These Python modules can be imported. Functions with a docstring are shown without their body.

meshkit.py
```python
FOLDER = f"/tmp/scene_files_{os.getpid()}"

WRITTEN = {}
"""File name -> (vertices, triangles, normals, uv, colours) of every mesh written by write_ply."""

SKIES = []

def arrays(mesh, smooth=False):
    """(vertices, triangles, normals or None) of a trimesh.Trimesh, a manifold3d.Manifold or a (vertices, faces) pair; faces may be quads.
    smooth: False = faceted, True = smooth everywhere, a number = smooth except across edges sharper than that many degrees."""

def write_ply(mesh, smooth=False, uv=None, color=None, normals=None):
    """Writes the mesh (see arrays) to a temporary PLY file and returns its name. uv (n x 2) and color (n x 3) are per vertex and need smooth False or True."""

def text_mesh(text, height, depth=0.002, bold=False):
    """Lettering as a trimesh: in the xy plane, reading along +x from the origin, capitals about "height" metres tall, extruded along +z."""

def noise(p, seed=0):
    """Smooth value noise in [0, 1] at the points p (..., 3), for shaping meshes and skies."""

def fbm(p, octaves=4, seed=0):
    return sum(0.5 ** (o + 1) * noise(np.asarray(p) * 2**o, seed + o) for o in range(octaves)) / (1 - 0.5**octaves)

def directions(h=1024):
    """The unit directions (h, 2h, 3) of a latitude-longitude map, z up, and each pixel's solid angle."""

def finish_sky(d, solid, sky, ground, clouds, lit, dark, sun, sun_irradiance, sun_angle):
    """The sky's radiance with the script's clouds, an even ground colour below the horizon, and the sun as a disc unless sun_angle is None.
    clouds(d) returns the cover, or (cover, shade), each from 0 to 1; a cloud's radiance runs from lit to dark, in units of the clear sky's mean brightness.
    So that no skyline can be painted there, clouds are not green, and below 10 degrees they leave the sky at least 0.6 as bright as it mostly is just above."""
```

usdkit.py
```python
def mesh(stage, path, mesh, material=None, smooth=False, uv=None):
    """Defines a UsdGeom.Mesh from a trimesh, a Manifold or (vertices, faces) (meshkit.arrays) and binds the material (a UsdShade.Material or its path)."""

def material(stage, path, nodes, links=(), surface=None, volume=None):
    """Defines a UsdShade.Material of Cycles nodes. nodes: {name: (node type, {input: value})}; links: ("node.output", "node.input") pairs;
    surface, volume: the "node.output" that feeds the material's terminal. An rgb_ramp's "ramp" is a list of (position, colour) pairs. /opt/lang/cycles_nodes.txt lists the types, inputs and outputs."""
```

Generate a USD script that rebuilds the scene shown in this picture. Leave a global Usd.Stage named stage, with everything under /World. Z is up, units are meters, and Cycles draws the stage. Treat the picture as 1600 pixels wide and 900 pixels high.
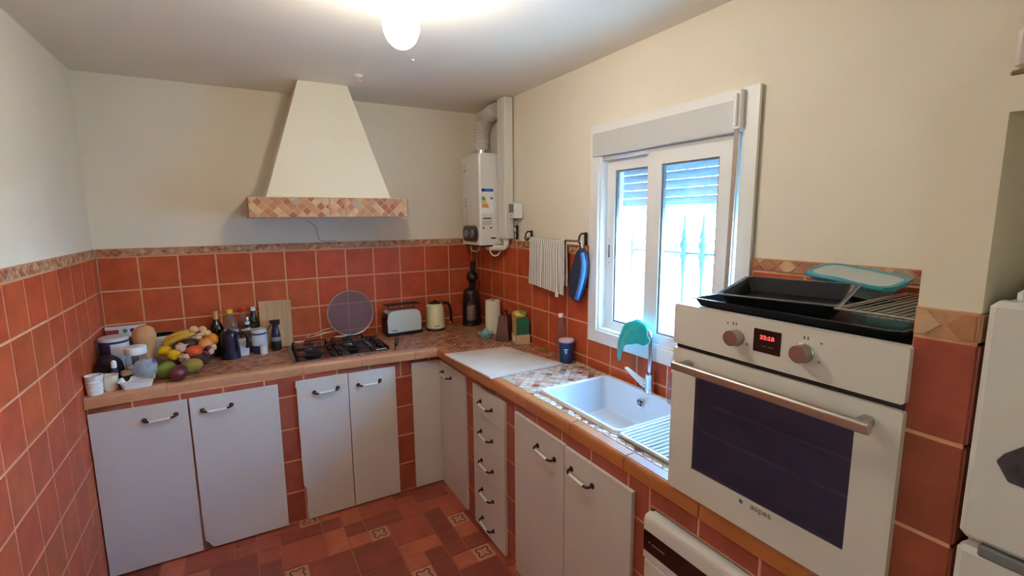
import math, random
import numpy as np, trimesh, usdkit, meshkit, manifold3d
from shapely.geometry import Polygon, box as sbox, Point
from shapely import affinity
from pxr import Usd, UsdGeom, UsdLux, UsdShade, Sdf, Gf, Vt

stage = Usd.Stage.CreateInMemory()
UsdGeom.SetStageUpAxis(stage, UsdGeom.Tokens.z)
UsdGeom.SetStageMetersPerUnit(stage, 1.0)
UsdGeom.Xform.Define(stage, '/World')
UsdGeom.Scope.Define(stage, '/World/Looks')

# ---------------------------------------------------------------- camera
CAM = np.array([0.7105, -3.6063, 1.8513]); YAW, PITCH, ROLL, FPX = 0.5209, -0.1458, -0.0085, 748.9
fw = np.array([math.sin(YAW)*math.cos(PITCH), math.cos(YAW)*math.cos(PITCH), math.sin(PITCH)])
rt = np.array([math.cos(YAW), -math.sin(YAW), 0.0]); up = np.cross(rt, fw)
rt, up = math.cos(ROLL)*rt + math.sin(ROLL)*up, -math.sin(ROLL)*rt + math.cos(ROLL)*up
cam = UsdGeom.Camera.Define(stage, '/World/camera')
cam.CreateHorizontalApertureAttr(36.0); cam.CreateVerticalApertureAttr(36.0*9/16)
cam.CreateFocalLengthAttr(36.0*FPX/1600)
cam.CreateClippingRangeAttr((0.02, 500.0))
cam.AddTransformOp().Set(Gf.Matrix4d(*rt, 0, *up, 0, *(-fw), 0, *CAM, 1))
cam.CreateExposureAttr(2.30)

# ---------------------------------------------------------------- sky and lamp
SKY_STRENGTH, BULB = 12.5, 25.0
usdkit.material(stage, '/World/Looks/sky', {
    "tc": ("texture_coordinate", {}), "sep": ("separate_xyz", {}),
    "ramp": ("rgb_ramp", {"ramp": [(0, (.22, .36, .50)), (.49, (.24, .48, .76)), (.51, (.22, .58, 1.0)), (1, (.10, .42, 1.0))]}),
    "mr": ("map_range", {"from_min": -1.0, "from_max": 1.0, "to_min": 0.0, "to_max": 1.0}),
    "n": ("noise_texture", {"scale": 3.0, "detail": 6.0}),
    "cr": ("rgb_ramp", {"ramp": [(0, (0, 0, 0)), (.48, (0, 0, 0)), (.68, (.7, .7, .7)), (1, (.8, .8, .8))]}),
    "mx": ("mix", {"color2": (.55, .80, 1.0)}),
    "bg": ("background_shader", {"strength": SKY_STRENGTH})},
    [("tc.generated", "sep.vector"), ("sep.z", "mr.value"), ("mr.result", "ramp.fac"), ("tc.generated", "n.vector"), ("n.fac", "cr.fac"),
     ("cr.color", "mx.fac"), ("ramp.color", "mx.color1"), ("mx.color", "bg.color")], surface="bg.background")
dome = UsdLux.DomeLight.Define(stage, '/World/sky_dome')
dome.CreateIntensityAttr(1.0)
UsdShade.MaterialBindingAPI.Apply(dome.GetPrim()).Bind(UsdShade.Material.Get(stage, '/World/Looks/sky'))

# ---------------------------------------------------------------- helpers
COUNT = {}
def pathfor(parent, name):
    k = COUNT.get((parent, name), 0); COUNT[(parent, name)] = k + 1
    return f'{parent}/{name}' if k == 0 else f'{parent}/{name}_{k:03d}'

def meta(prim, label=None, cat=None, group=None, kind=None):
    for k, v in (('label', label), ('category', cat), ('group', group), ('kind', kind)):
        if v: prim.SetCustomDataByKey(k, v)

class T:
    """A thing: an Xform at its base; parts are given in its own coordinates."""
    def __init__(s, name, label, cat, loc=(0, 0, 0), rz=0.0, group=None, kind=None, M=None, w=None):
        s.off = w
        if w is not None: loc = w
        s.path = pathfor('/World', name)
        x = UsdGeom.Xform.Define(stage, s.path)
        if M is not None: x.AddTransformOp().Set(Gf.Matrix4d(*[float(v) for v in np.asarray(M).T.ravel()]))
        else:
            x.AddTranslateOp().Set(tuple(map(float, loc)))
            if rz: x.AddRotateZOp().Set(float(rz))
        s.prim = x.GetPrim(); meta(s.prim, label, cat, group, kind)
    def part(s, name, mesh, mat, label=None, smooth=35, parent=None, kind=None):
        p = pathfor(parent or s.path, name); mesh = cat_(mesh)
        if s.off is not None: mesh = mesh.copy(); mesh.apply_translation(-np.asarray(s.off, float))
        o = usdkit.mesh(stage, p, mesh, MAT[mat], smooth=smooth)
        meta(o.GetPrim(), label, None, None, kind)
        return p

def single(name, mesh, mat, label=None, cat=None, group=None, kind=None, smooth=35):
    p = pathfor('/World', name)
    o = usdkit.mesh(stage, p, cat_(mesh), MAT[mat], smooth=smooth)
    meta(o.GetPrim(), label, cat, group, kind)
    return p

def cat_(m):
    if isinstance(m, list): return trimesh.util.concatenate([tri(x) for x in m])
    return tri(m)
def tri(m):
    if isinstance(m, trimesh.Trimesh): return m
    if hasattr(m, 'to_mesh'):
        q = m.to_mesh(); return trimesh.Trimesh(q.vert_properties[:, :3], q.tri_verts, process=False)
    v, f = m; f = np.asarray(f)
    if f.shape[1] == 4: f = np.vstack([f[:, [0, 1, 2]], f[:, [0, 2, 3]]])
    return trimesh.Trimesh(np.asarray(v, float), f, process=False)

def hull(pts): return trimesh.convex.convex_hull(np.asarray(pts, float))
def cbox(x0, x1, y0, y1, z0, z1, c=0.003):
    x0, x1 = min(x0, x1), max(x0, x1); y0, y1 = min(y0, y1), max(y0, y1); z0, z1 = min(z0, z1), max(z0, z1)
    c = min(c, .45*(x1-x0), .45*(y1-y0), .45*(z1-z0)); P = []
    for sx in (0, 1):
        for sy in (0, 1):
            for sz in (0, 1):
                X, Y, Z = (x1 if sx else x0), (y1 if sy else y0), (z1 if sz else z0)
                dx, dy, dz = (-c if sx else c), (-c if sy else c), (-c if sz else c)
                P += [(X, Y+dy, Z+dz), (X+dx, Y, Z+dz), (X+dx, Y+dy, Z)]
    return hull(P)
def rpoly(x0, x1, y0, y1, r, n=6):
    return Polygon([(x0, y0), (x1, y0), (x1, y1), (x0, y1)]).buffer(-r).buffer(r, quad_segs=n)
def ext(poly, h, z=0.0, c=0.0):
    """extrude a polygon upward from z; c chamfers the top rim"""
    ps = getattr(poly, 'geoms', [poly]); out = []
    for g in ps:
        if g.is_empty or g.area < 1e-9: continue
        m = trimesh.creation.extrude_polygon(g, h, engine='earcut'); m.apply_translation((0, 0, z)); out.append(m)
    return trimesh.util.concatenate(out)
def lathe(prof, n=32, sx=1.0, sy=1.0):
    prof = [(max(r, 0.0), z) for r, z in prof]; v, f = [], []
    a = np.linspace(0, 2*np.pi, n, endpoint=False)
    for r, z in prof: v += [(r*np.cos(t)*sx, r*np.sin(t)*sy, z) for t in a]
    m = len(prof)
    for i in range(m-1):
        for k in range(n):
            k2 = (k+1) % n
            f += [(i*n+k, i*n+k2, (i+1)*n+k2), (i*n+k, (i+1)*n+k2, (i+1)*n+k)]
    t = trimesh.Trimesh(v, f, process=False); t.merge_vertices()
    t.update_faces(t.nondegenerate_faces()); return t
def tube(path, r, n=10, caps=True):
    P = np.asarray(path, float); m = len(P)
    R = np.full(m, r) if np.ndim(r) == 0 else np.asarray(r, float)
    tg = np.gradient(P, axis=0); tg /= np.linalg.norm(tg, axis=1)[:, None]
    nrm = np.cross(tg[0], (0, 0, 1.0)); 
    if np.linalg.norm(nrm) < .1: nrm = np.cross(tg[0], (0, 1.0, 0))
    v = []
    for i in range(m):
        nrm = nrm - tg[i]*(nrm@tg[i]); nrm /= np.linalg.norm(nrm); b = np.cross(tg[i], nrm)
        v += [P[i]+R[i]*(math.cos(t)*nrm+math.sin(t)*b) for t in np.linspace(0, 2*np.pi, n, endpoint=False)]
    f = []
    for i in range(m-1):
        for k in range(n):
            k2 = (k+1) % n; f += [(i*n+k, i*n+k2, (i+1)*n+k2), (i*n+k, (i+1)*n+k2, (i+1)*n+k)]
    if caps:
        v += [P[0], P[-1]]; a, b = len(v)-2, len(v)-1
        for k in range(n):
            k2 = (k+1) % n; f += [(a, k2, k), (b, (m-1)*n+k, (m-1)*n+k2)]
    return trimesh.Trimesh(v, f, process=False)
def bez(pts, n=24):
    """smooth curve through points (Catmull-Rom)"""
    P = np.asarray(pts, float); P = np.vstack([2*P[0]-P[1], P, 2*P[-1]-P[-2]]); out = []
    seg = len(P)-3
    for i in range(seg):
        for t in np.linspace(0, 1, max(2, n//seg), endpoint=(i == seg-1)):
            a, b, c, d = P[i:i+4]
            out.append(.5*((2*b)+(c-a)*t+(2*a-5*b+4*c-d)*t*t+(3*b-a-3*c+d)*t**3))
    return np.array(out)
def ball(rx, ry, rz, c=(0, 0, 0), sub=3, bump=0.0, sc=1.0, seed=0):
    m = trimesh.creation.icosphere(sub, 1.0); v = m.vertices.copy()
    if bump: v = v*(1+bump*np.asarray(meshkit.noise(v*sc, seed))[:, None])
    m.vertices = v*(rx, ry, rz)+np.asarray(c); return m
def mv(m, loc=(0, 0, 0), rx=0, ry=0, rz=0):
    m = tri(m).copy(); R = trimesh.transformations.euler_matrix(math.radians(rx), math.radians(ry), math.radians(rz), 'sxyz')
    R[:3, 3] = loc; m.apply_transform(R); return m

# frames: a across, b up, n out of the surface
def frame(o, a, b):
    a, b = np.asarray(a, float), np.asarray(b, float); n = np.cross(a, b); M = np.eye(4)
    M[:3, 0], M[:3, 1], M[:3, 2], M[:3, 3] = a, b, n, o; return M
F_BACK = frame((0, 0, 0), (1, 0, 0), (0, 0, 1))          # faces -y: a = x
F_LEFT = frame((0, 0, 0), (0, 1, 0), (0, 0, 1))          # faces +x: a = y
F_RIGHT = frame((0, 0, 0), (0, -1, 0), (0, 0, 1))        # faces -x: a = -y
F_FLOOR = np.eye(4)
def at(F, **kw):
    G = F.copy(); G[:3, 3] = (kw.get('x', 0), kw.get('y', 0), kw.get('z', 0)); return G
def plate(F, poly, t, c=.002, base=0.0, jit=0.0, rng=None):
    """a low-poly plate on a frame: polygon outline, thickness t, sloping rim c"""
    pts = np.array(poly.exterior.coords)[:-1] if hasattr(poly, 'exterior') else np.asarray(poly, float)
    if Polygon(pts).exterior.is_ccw is False: pts = pts[::-1]
    ctr = pts.mean(0); ins = Polygon(pts).buffer(-c, join_style=2)
    q = np.array(ins.exterior.coords)[:-1][::1] if (not ins.is_empty and hasattr(ins, 'exterior')) else None
    if q is None or len(q) != len(pts): q = ctr+(pts-ctr)*max(0.3, 1-c/max(1e-6, np.linalg.norm(pts-ctr, axis=1).min()))
    else:
        if not Polygon(q).exterior.is_ccw: q = q[::-1]
        k = np.argmin(np.linalg.norm(q-pts[0], axis=1)); q = np.roll(q, -k, axis=0)
    n = len(pts); z1 = np.full(n, base+t)
    if jit and rng: z1 = z1+rng.uniform(-jit, jit)+ (q-ctr)@np.array([rng.uniform(-jit, jit), rng.uniform(-jit, jit)])*4
    v = np.vstack([np.c_[pts, np.full(n, base)], np.c_[q, z1]]); f = []
    for i in range(n):
        j = (i+1) % n; f += [(i, j, n+j), (i, n+j, n+i)]
    for i in range(1, n-1): f.append((n, n+i, n+i+1))
    m = trimesh.Trimesh(v, f, process=False); m.apply_transform(F); return m
def R4(a0, a1, b0, b1): return [(a0, b0), (a1, b0), (a1, b1), (a0, b1)]

# ---------------------------------------------------------------- materials
MAT = {}
def lin(c): return tuple(((x/255+.055)/1.055)**2.4 if x > 10 else x/255/12.92 for x in c)
def mat(name, rgb, rough=.5, var=0.0, scale=8.0, rnd=0.0, bump=0.0, bscale=60.0, metallic=0.0, dark=None, coat=0.0, trans=0.0, ior=1.5, sheen=0.0, spec=.5, emit=0.0, sss=0.0, detail=4.0, stretch=None, hue=0.0):
    col = lin(rgb); N = {"p": ("principled_bsdf", {"roughness": rough, "metallic": metallic, "coat_weight": coat, "transmission_weight": trans, "ior": ior, "sheen_weight": sheen, "specular_ior_level": spec})}; L = []
    if emit: N["p"][1]["emission_strength"] = emit; N["p"][1]["emission_color"] = col
    if sss: N["p"][1]["subsurface_weight"] = sss; N["p"][1]["subsurface_radius"] = (1, .6, .4); N["p"][1]["subsurface_scale"] = .01
    src = None
    if var or bump or dark or stretch:
        N["tc"] = ("texture_coordinate", {}); vec = "tc.object"
        if stretch:
            N["mp"] = ("mapping", {"scale": stretch}); L.append((vec, "mp.vector")); vec = "mp.vector"
    if var or dark:
        N["n"] = ("noise_texture", {"scale": scale, "detail": detail, "roughness": .6}); L.append((vec, "n.vector"))
        if dark: lo, hi = lin(dark), col
        else: lo, hi = tuple(max(0, c*(1-var)) for c in col), tuple(min(1, c*(1+var)) for c in col)
        N["r"] = ("rgb_ramp", {"ramp": [(0, lo), (.32, lo), (.68, hi), (1, hi)]}); L.append(("n.fac", "r.fac")); src = "r.color"
    if rnd or hue:
        N["oi"] = ("object_info", {}); N["mr"] = ("map_range", {"from_min": 0., "from_max": 1., "to_min": 1-rnd, "to_max": 1+rnd}); N["h"] = ("hsv", {"color": col})
        L += [("oi.random", "mr.value"), ("mr.result", "h.value")]
        if hue:
            N["m2"] = ("math", {"math_type": "multiply", "value2": 7.31}); N["fr"] = ("math", {"math_type": "fraction"}); N["mh"] = ("map_range", {"from_min": 0., "from_max": 1., "to_min": .5-hue, "to_max": .5+hue})
            L += [("oi.random", "m2.value1"), ("m2.value", "fr.value1"), ("fr.value", "mh.value"), ("mh.result", "h.hue")]
        if src: L.append((src, "h.color"))
        src = "h.color"
    if src: L.append((src, "p.base_color"))
    else: N["p"][1]["base_color"] = col
    if bump:
        N["bn"] = ("noise_texture", {"scale": bscale, "detail": 3.0}); N["b"] = ("bump", {"strength": bump, "distance": .003})
        L += [(vec, "bn.vector"), ("bn.fac", "b.height"), ("b.normal", "p.normal")]
    MAT[name] = usdkit.material(stage, '/World/Looks/'+name, N, L, surface="p.BSDF")
def clear(name, rgb=(255, 255, 255), rough=.03, see=.85, tint_mix=None, fmin=0.0):
    """thin clear sheet: transparent mixed with gloss (and some body colour)"""
    N = {"t": ("transparent_bsdf", {"color": lin(rgb)}), "g": ("glossy_bsdf", {"color": (1, 1, 1), "roughness": rough}), "lw": ("layer_weight", {"blend": .5}), "pw": ("math", {"math_type": "power", "value2": 4.0}), "fr": ("math", {"math_type": "multiply_add", "value2": .85, "value3": .04, "use_clamp": True}), "m": ("mix_closure", {}),
         "d": ("diffuse_bsdf", {"color": lin(tint_mix or rgb)}), "m2": ("mix_closure", {"fac": 1-see})}
    MAT[name] = usdkit.material(stage, '/World/Looks/'+name, N, [("lw.facing", "pw.value1"), ("pw.value", "fr.value1"), ("fr.value", "m.fac"), ("t.BSDF", "m.closure1"), ("g.BSDF", "m.closure2"), ("m.closure", "m2.closure1"), ("d.BSDF", "m2.closure2")], surface="m2.closure")

mat('plaster', (235, 225, 205), .9, var=.025, scale=2.5, bump=.12, bscale=35)
mat('ceiling_paint', (238, 230, 214), .9, var=.02, scale=2, bump=.08, bscale=25)
mat('hood_plaster', (240, 230, 204), .85, var=.02, scale=3, bump=.1, bscale=35)
mat('grout', (222, 164, 128), .9, var=.08, scale=30)
mat('floor_grout', (176, 112, 88), .9, var=.08, scale=30)
mat('terracotta', (194, 86, 51), .45, var=.17, scale=9, rnd=.09, hue=.004, bump=.10, bscale=30, coat=.02, spec=.3)
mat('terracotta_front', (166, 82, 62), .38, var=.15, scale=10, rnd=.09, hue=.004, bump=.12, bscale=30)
mat('floor_dark', (146, 68, 54), .42, var=.16, scale=10, rnd=.10, bump=.12, bscale=40)
mat('floor_red', (170, 82, 60), .42, var=.16, scale=9, rnd=.08, bump=.12, bscale=40)
mat('floor_light', (192, 104, 74), .42, var=.16, scale=9, rnd=.08, bump=.12, bscale=40)
mat('floor_beige', (204, 140, 110), .45, var=.08, scale=20)
mat('floor_line', (92, 48, 40), .5)
for k, c in dict(border_base=(200, 150, 112), border_tan=(196, 142, 100), border_cream=(210, 172, 134), border_brick=(172, 98, 70), border_brown=(184, 124, 88), border_grey=(178, 158, 138)).items():
    mat(k, c, .5, var=.10, scale=30, rnd=.06)
for k, c in dict(mosaic_cream=(214, 190, 168), mosaic_tan=(200, 162, 128), mosaic_pink=(196, 148, 124), mosaic_brick=(142, 72, 54), mosaic_grey=(160, 134, 120), warm_tan=(196, 136, 98), warm_pink=(182, 118, 88), warm_brick=(150, 84, 60), warm_brown=(164, 106, 76)).items():  # mosaic tones as in window daylight, warm tones for the rest of the worktop
    mat(k, c, .35, var=.07, scale=30, rnd=.08)
mat('mosaic_grout', (190, 146, 116), .8, var=.06, scale=20)
mat('edge_tile', (206, 148, 108), .4, var=.09, scale=8, rnd=.05, bump=.05)
mat('edge_tile_dark', (192, 116, 64), .4, var=.10, scale=8, rnd=.06, bump=.05)
mat('door_white', (216, 210, 202), .45, var=.015, scale=5)
mat('chip', (120, 92, 70), .9)
mat('cavity', (44, 34, 30), .9)
mat('porcelain', (238, 234, 226), .2, coat=.5)
mat('old_brass', (66, 50, 42), .4, metallic=.7)
mat('chrome', (215, 218, 222), .12, metallic=1)
mat('steel', (176, 170, 164), .3, metallic=1)
mat('brushed', (188, 180, 168), .34, metallic=.9)
mat('white_plastic', (236, 236, 232), .35)
mat('white_enamel', (226, 222, 214), .25, coat=.2)
mat('appliance_white', (222, 218, 210), .3)
mat('grey_plastic', (122, 122, 124), .5)
mat('light_grey', (206, 206, 204), .45)
mat('grater_steel', (132, 122, 116), .28, metallic=1, bump=.4, bscale=90)
mat('black_plastic', (22, 22, 26), .35)
mat('black_gloss', (10, 10, 13), .08, coat=.5)
mat('black_enamel', (22, 24, 30), .3, var=.1, scale=20)
mat('dark_iron', (16, 16, 17), .55)
mat('sink_white', (222, 226, 230), .12, coat=.5)
mat('wood', (206, 160, 112), .55, var=.13, scale=6, stretch=(14, 14, 1.2))
# ================================================================ the setting
W, H, YB = 2.4433, 2.675, -4.45
ROWS = [1.64, 1.44, 1.24, 1.04, .84, .64, .44, .24, .04, -.16]
rng = random.Random(5)
G = .0031                                               # half a joint

def border_strip(owner, F, a0, a1, b0, b1, d, cell, seed, drop=None, tone=None, cap=290):
    """square pieces set on their points between a0..a1, b0..b1, with the grout slab behind them"""
    r = random.Random(seed); owner.part('border_slab', plate(F, R4(a0, a1, b0, b1), .004, .001, base=-.0022), 'border_base')
    clip = sbox(a0+.003, b0+.003, a1-.003, b1-.003); h = cell/2
    mid = (b0+b1)/2+(d or 0); n = int((a1-a0)/cell)+3; k = 0
    for j in range(-6, 7):
        for i in range(-2, n*1+2):
            cx, cy = a0+i*cell+(h if j % 2 else 0), mid+j*h
            if cy+h < b0 or cy-h > b1: continue
            q = Polygon([(cx-h+.0022, cy), (cx, cy-h+.0022), (cx+h-.0022, cy), (cx, cy+h-.0022)]).intersection(clip)
            if q.is_empty or q.area < .12*cell*cell*.5: continue
            if k >= cap: return
            k += 1
            t = r.choices(['border_tan', 'border_cream', 'border_brick', 'border_brown', 'border_grey'], tone or (3, 3, 2, 2.4, .8))[0]
            owner.part('border_piece', plate(F, q, .004, .0012, base=.0015), t)

def tiles(owner, F, acuts, bcuts, mat_, hole=None, name='wall_tile', seed=1, t=.006, proud=None):
    r = random.Random(seed)
    for i in range(len(acuts)-1):
        for j in range(len(bcuts)-1):
            a0, a1, b0, b1 = acuts[i]+G, acuts[i+1]-G, bcuts[j]+G, bcuts[j+1]-G
            if a1-a0 < .006 or b1-b0 < .006: continue
            P = sbox(a0, b0, a1, b1)
            if hole is not None:
                P = P.difference(hole)
                if P.is_empty or P.area < 1e-4: continue
            for g in getattr(P, 'geoms', [P]):
                if g.area < 1e-4: continue
                if len(g.exterior.coords) == 5: m = plate(F, g, t, .0022, base=-t, jit=.0002, rng=r)
                else:
                    m = ext(g.buffer(-.001), t, -t); m.apply_transform(F)
                owner.part(name, m, mat_, smooth=False)

# back wall
wb = T('wall_back', None, None, kind='structure')
wb.part('plaster', cbox(-.15, W+.3, .008, .2, 0, H, .001), 'plaster')
wb.part('grout', cbox(0, W, .0016, .02, .93, 1.69, .001), 'grout')
AB = [0.002]+[.1924+.2*k for k in range(12)]+[W-.002]
BB = [.94]+[1.04, 1.24, 1.44, 1.64]
tiles(wb, F_BACK, AB, BB, 'terracotta', seed=11)
border_strip(wb, F_BACK, 0.004, W-.004, 1.643, 1.69, 0, .036, 21)
# left wall
wl = T('wall_left', None, None, kind='structure')
DY0, DY1 = -4.35, -3.50                                 # small unseen window behind the camera, placed to light the near end
V = (-4.18, -3.80, 1.54, 1.90)
m = ext(Polygon(R4(YB, .2, 0, H)).difference(sbox(V[0], V[2], V[1], V[3])), .192, -.2); m.apply_transform(F_LEFT); wl.part('plaster', m, 'plaster')
wl.part('grout', cbox(-.02, -.0012, DY1, 0, 0, 1.69, .001), 'grout')
AL = [-.1132-.2*k for k in range(9, -1, -1)]+[-.002]
tiles(wl, F_LEFT, AL, sorted(ROWS[:9])[0:]+[] if False else [0.002]+sorted(ROWS[:9]), 'terracotta', seed=12)
far = []
r_ = random.Random(3)
a = -.1132-1.8
while a > DY1:
    for b in range(8):
        far.append(plate(F_LEFT, R4(max(a-.2, DY1)+G, a-G, .04+.2*b+G, .24+.2*b-G), .006, .0022, base=-.006, jit=.0002, rng=r_))
    a -= .2
wl.part('wall_tile_rows', far, 'terracotta', kind='stuff', smooth=False)
border_strip(wl, F_LEFT, -2.4, -.004, 1.643, 1.69, 0, .036, 22, cap=200)
wl.part('border_run', plate(F_LEFT, R4(DY1, -2.4, 1.643, 1.69), .005, .001, base=-.002), 'border_tan')
w2 = T('window_2', None, None, kind='structure')
m = ext(sbox(V[0], V[2], V[1], V[3]).difference(sbox(V[0]+.04, V[2]+.04, V[1]-.04, V[3]-.04)), .04, -.09); m.apply_transform(F_LEFT); w2.part('window_frame', m, 'white_plastic'); clear('unseen_warm_pane', (255, 222, 190), .05, .97); w2.part('pane', cbox(-.072, -.068, V[0]+.03, V[1]-.03, V[2]+.03, V[3]-.03, .0005), 'unseen_warm_pane')  # unseen window lighting the near right side; pane tinted to warm it
# right wall with the window opening
OY0, OY1, OZ0, OZ1 = -2.425, -1.53, 1.20, 2.31
wr = T('wall_right', None, None, kind='structure')
P = Polygon(R4(-.2, -YB+.2, 0, H)).difference(sbox(-OY1, OZ0, -OY0, OZ1))
m = ext(P, .25, -.258); m.apply_transform(at(F_RIGHT, x=W)); wr.part('plaster', m, 'plaster')
PG = sbox(0, .90, 3.185, 1.69).difference(sbox(1.485, 1.154, 2.46, 2.5))
m = ext(PG, .014, -.0154); m.apply_transform(at(F_RIGHT, x=W)); wr.part('grout', m, 'grout')
AR = [.002]+[.0642+.2*k for k in range(16)]+[3.183]
tiles(wr, at(F_RIGHT, x=W), AR, [.94, 1.04, 1.24, 1.44, 1.64], 'terracotta', hole=sbox(1.485, 1.154, 2.46, 2.5), seed=13)
border_strip(wr, at(F_RIGHT, x=W), .004, 1.483, 1.643, 1.69, 0, .036, 23)
border_strip(wr, at(F_RIGHT, x=W), 2.463, 3.183, 1.643, 1.69, 0, .07, 24)
# plain unseen wall behind the camera, placed to close the room for bounce light
wf = T('wall_front', None, None, kind='structure')
wf.part('plaster', cbox(-.2, W+.3, YB-.15, YB, 0, H, .001), 'plaster')
single('ceiling', cbox(-.2, W+.3, YB-.15, .2, H, H+.15, .001), 'ceiling_paint', kind='structure')

# floor: 46 cm tiles, each laid out from eight pieces turned a different way
fl = T('floor', None, None, kind='structure')
fl.part('grout', cbox(-.2, W+.3, YB-.15, .2, -.1, -.004, .001), 'floor_grout')
PIECES = [((0, 1, 3, 4), 'floor_dark'), ((1, 3, 3, 4), 'floor_dark'), ((3, 4, 3, 4), 'floor_red'), ((0, 1, 2, 3), 'floor_light'), ((1, 2, 2, 3), 'star'),
          ((2, 4, 1, 3), 'floor_red'), ((0, 2, 0, 2), 'floor_dark'), ((2, 4, 0, 1), 'floor_light')]
TS, FX0, FY0 = .461, 1.143, -.767
KNOWN = {(0, 0): 0, (1, 0): 1, (0, 1): 3, (-1, 0): 1, (-1, -1): 2}
rr = random.Random(8); loose = {}
for i in range(-3, 3):
    for j in range(-1, 8):
        rot = KNOWN.get((i, j), rr.randrange(4)); x0, y1 = FX0+i*TS, FY0-j*TS; cx, cy = x0+TS/2, y1-TS/2
        for (a0, a1, b0, b1), mt in PIECES:
            u = TS/4; g = .0028
            q = sbox((a0-2)*u+g, (b0-2)*u+g, (a1-2)*u-g, (b1-2)*u-g)
            q = affinity.translate(affinity.rotate(q, 90*rot, origin=(0, 0)), cx, cy).intersection(sbox(.0, YB, W, 0))
            if q.is_empty or q.area < 1e-4: continue
            m = plate(F_FLOOR, q, .004, .002, base=-.004, jit=.0003, rng=rr)
            k = 'floor_beige' if mt == 'star' else mt
            seen = -2.0 < cy < -.35 and .1 < cx
            if seen: fl.part('floor_piece', m, k, smooth=False)
            else: loose.setdefault(k, []).append(m)
            if mt == 'star':
                cxy = affinity.translate(affinity.rotate(Point(-.5*u, .5*u), 90*rot, origin=(0, 0)), cx, cy)
                t = np.linspace(0, 2*np.pi, 65)[:-1]; rad = u*(.30+.085*np.cos(4*t+np.pi))
                S = Polygon(np.c_[cxy.x+rad*np.cos(t), cxy.y+rad*np.sin(t)])
                ring = ext(S.buffer(.0045).difference(S.buffer(-.003)), .0012, -.0008)
                if seen: fl.part('star_inlay', ring, 'floor_line', 'dark star outline inlaid in a beige floor piece')
for k, ms in loose.items(): fl.part('floor_piece_field', ms, k, kind='stuff', smooth=False)
# ================================================================ window
wx = W
wn = T('window_1', None, None, kind='structure')
# flat white trim on the wall
tr = sbox(1.485, 1.154, 2.46, 2.333).difference(sbox(1.552, 1.222, 2.398, 2.262))
m = ext(tr, .014); m.apply_transform(at(F_RIGHT, x=wx)); wn.part('window_trim', m, 'white_plastic')
# reveal and fixed frame
def wbox(y0, y1, z0, z1, x0, x1, c=.002): return cbox(x0, x1, y0, y1, z0, z1, c)
wn.part('frame', [wbox(-1.53, -1.565, 1.20, 2.31, wx+.0, wx+.16), wbox(-2.405, -2.425, 1.20, 2.31, wx, wx+.16), wbox(-1.565, -2.405, 1.20, 1.235, wx+.0, wx+.16), wbox(-1.565, -2.405, 2.262, 2.31, wx, wx+.16)], 'white_plastic')
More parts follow.
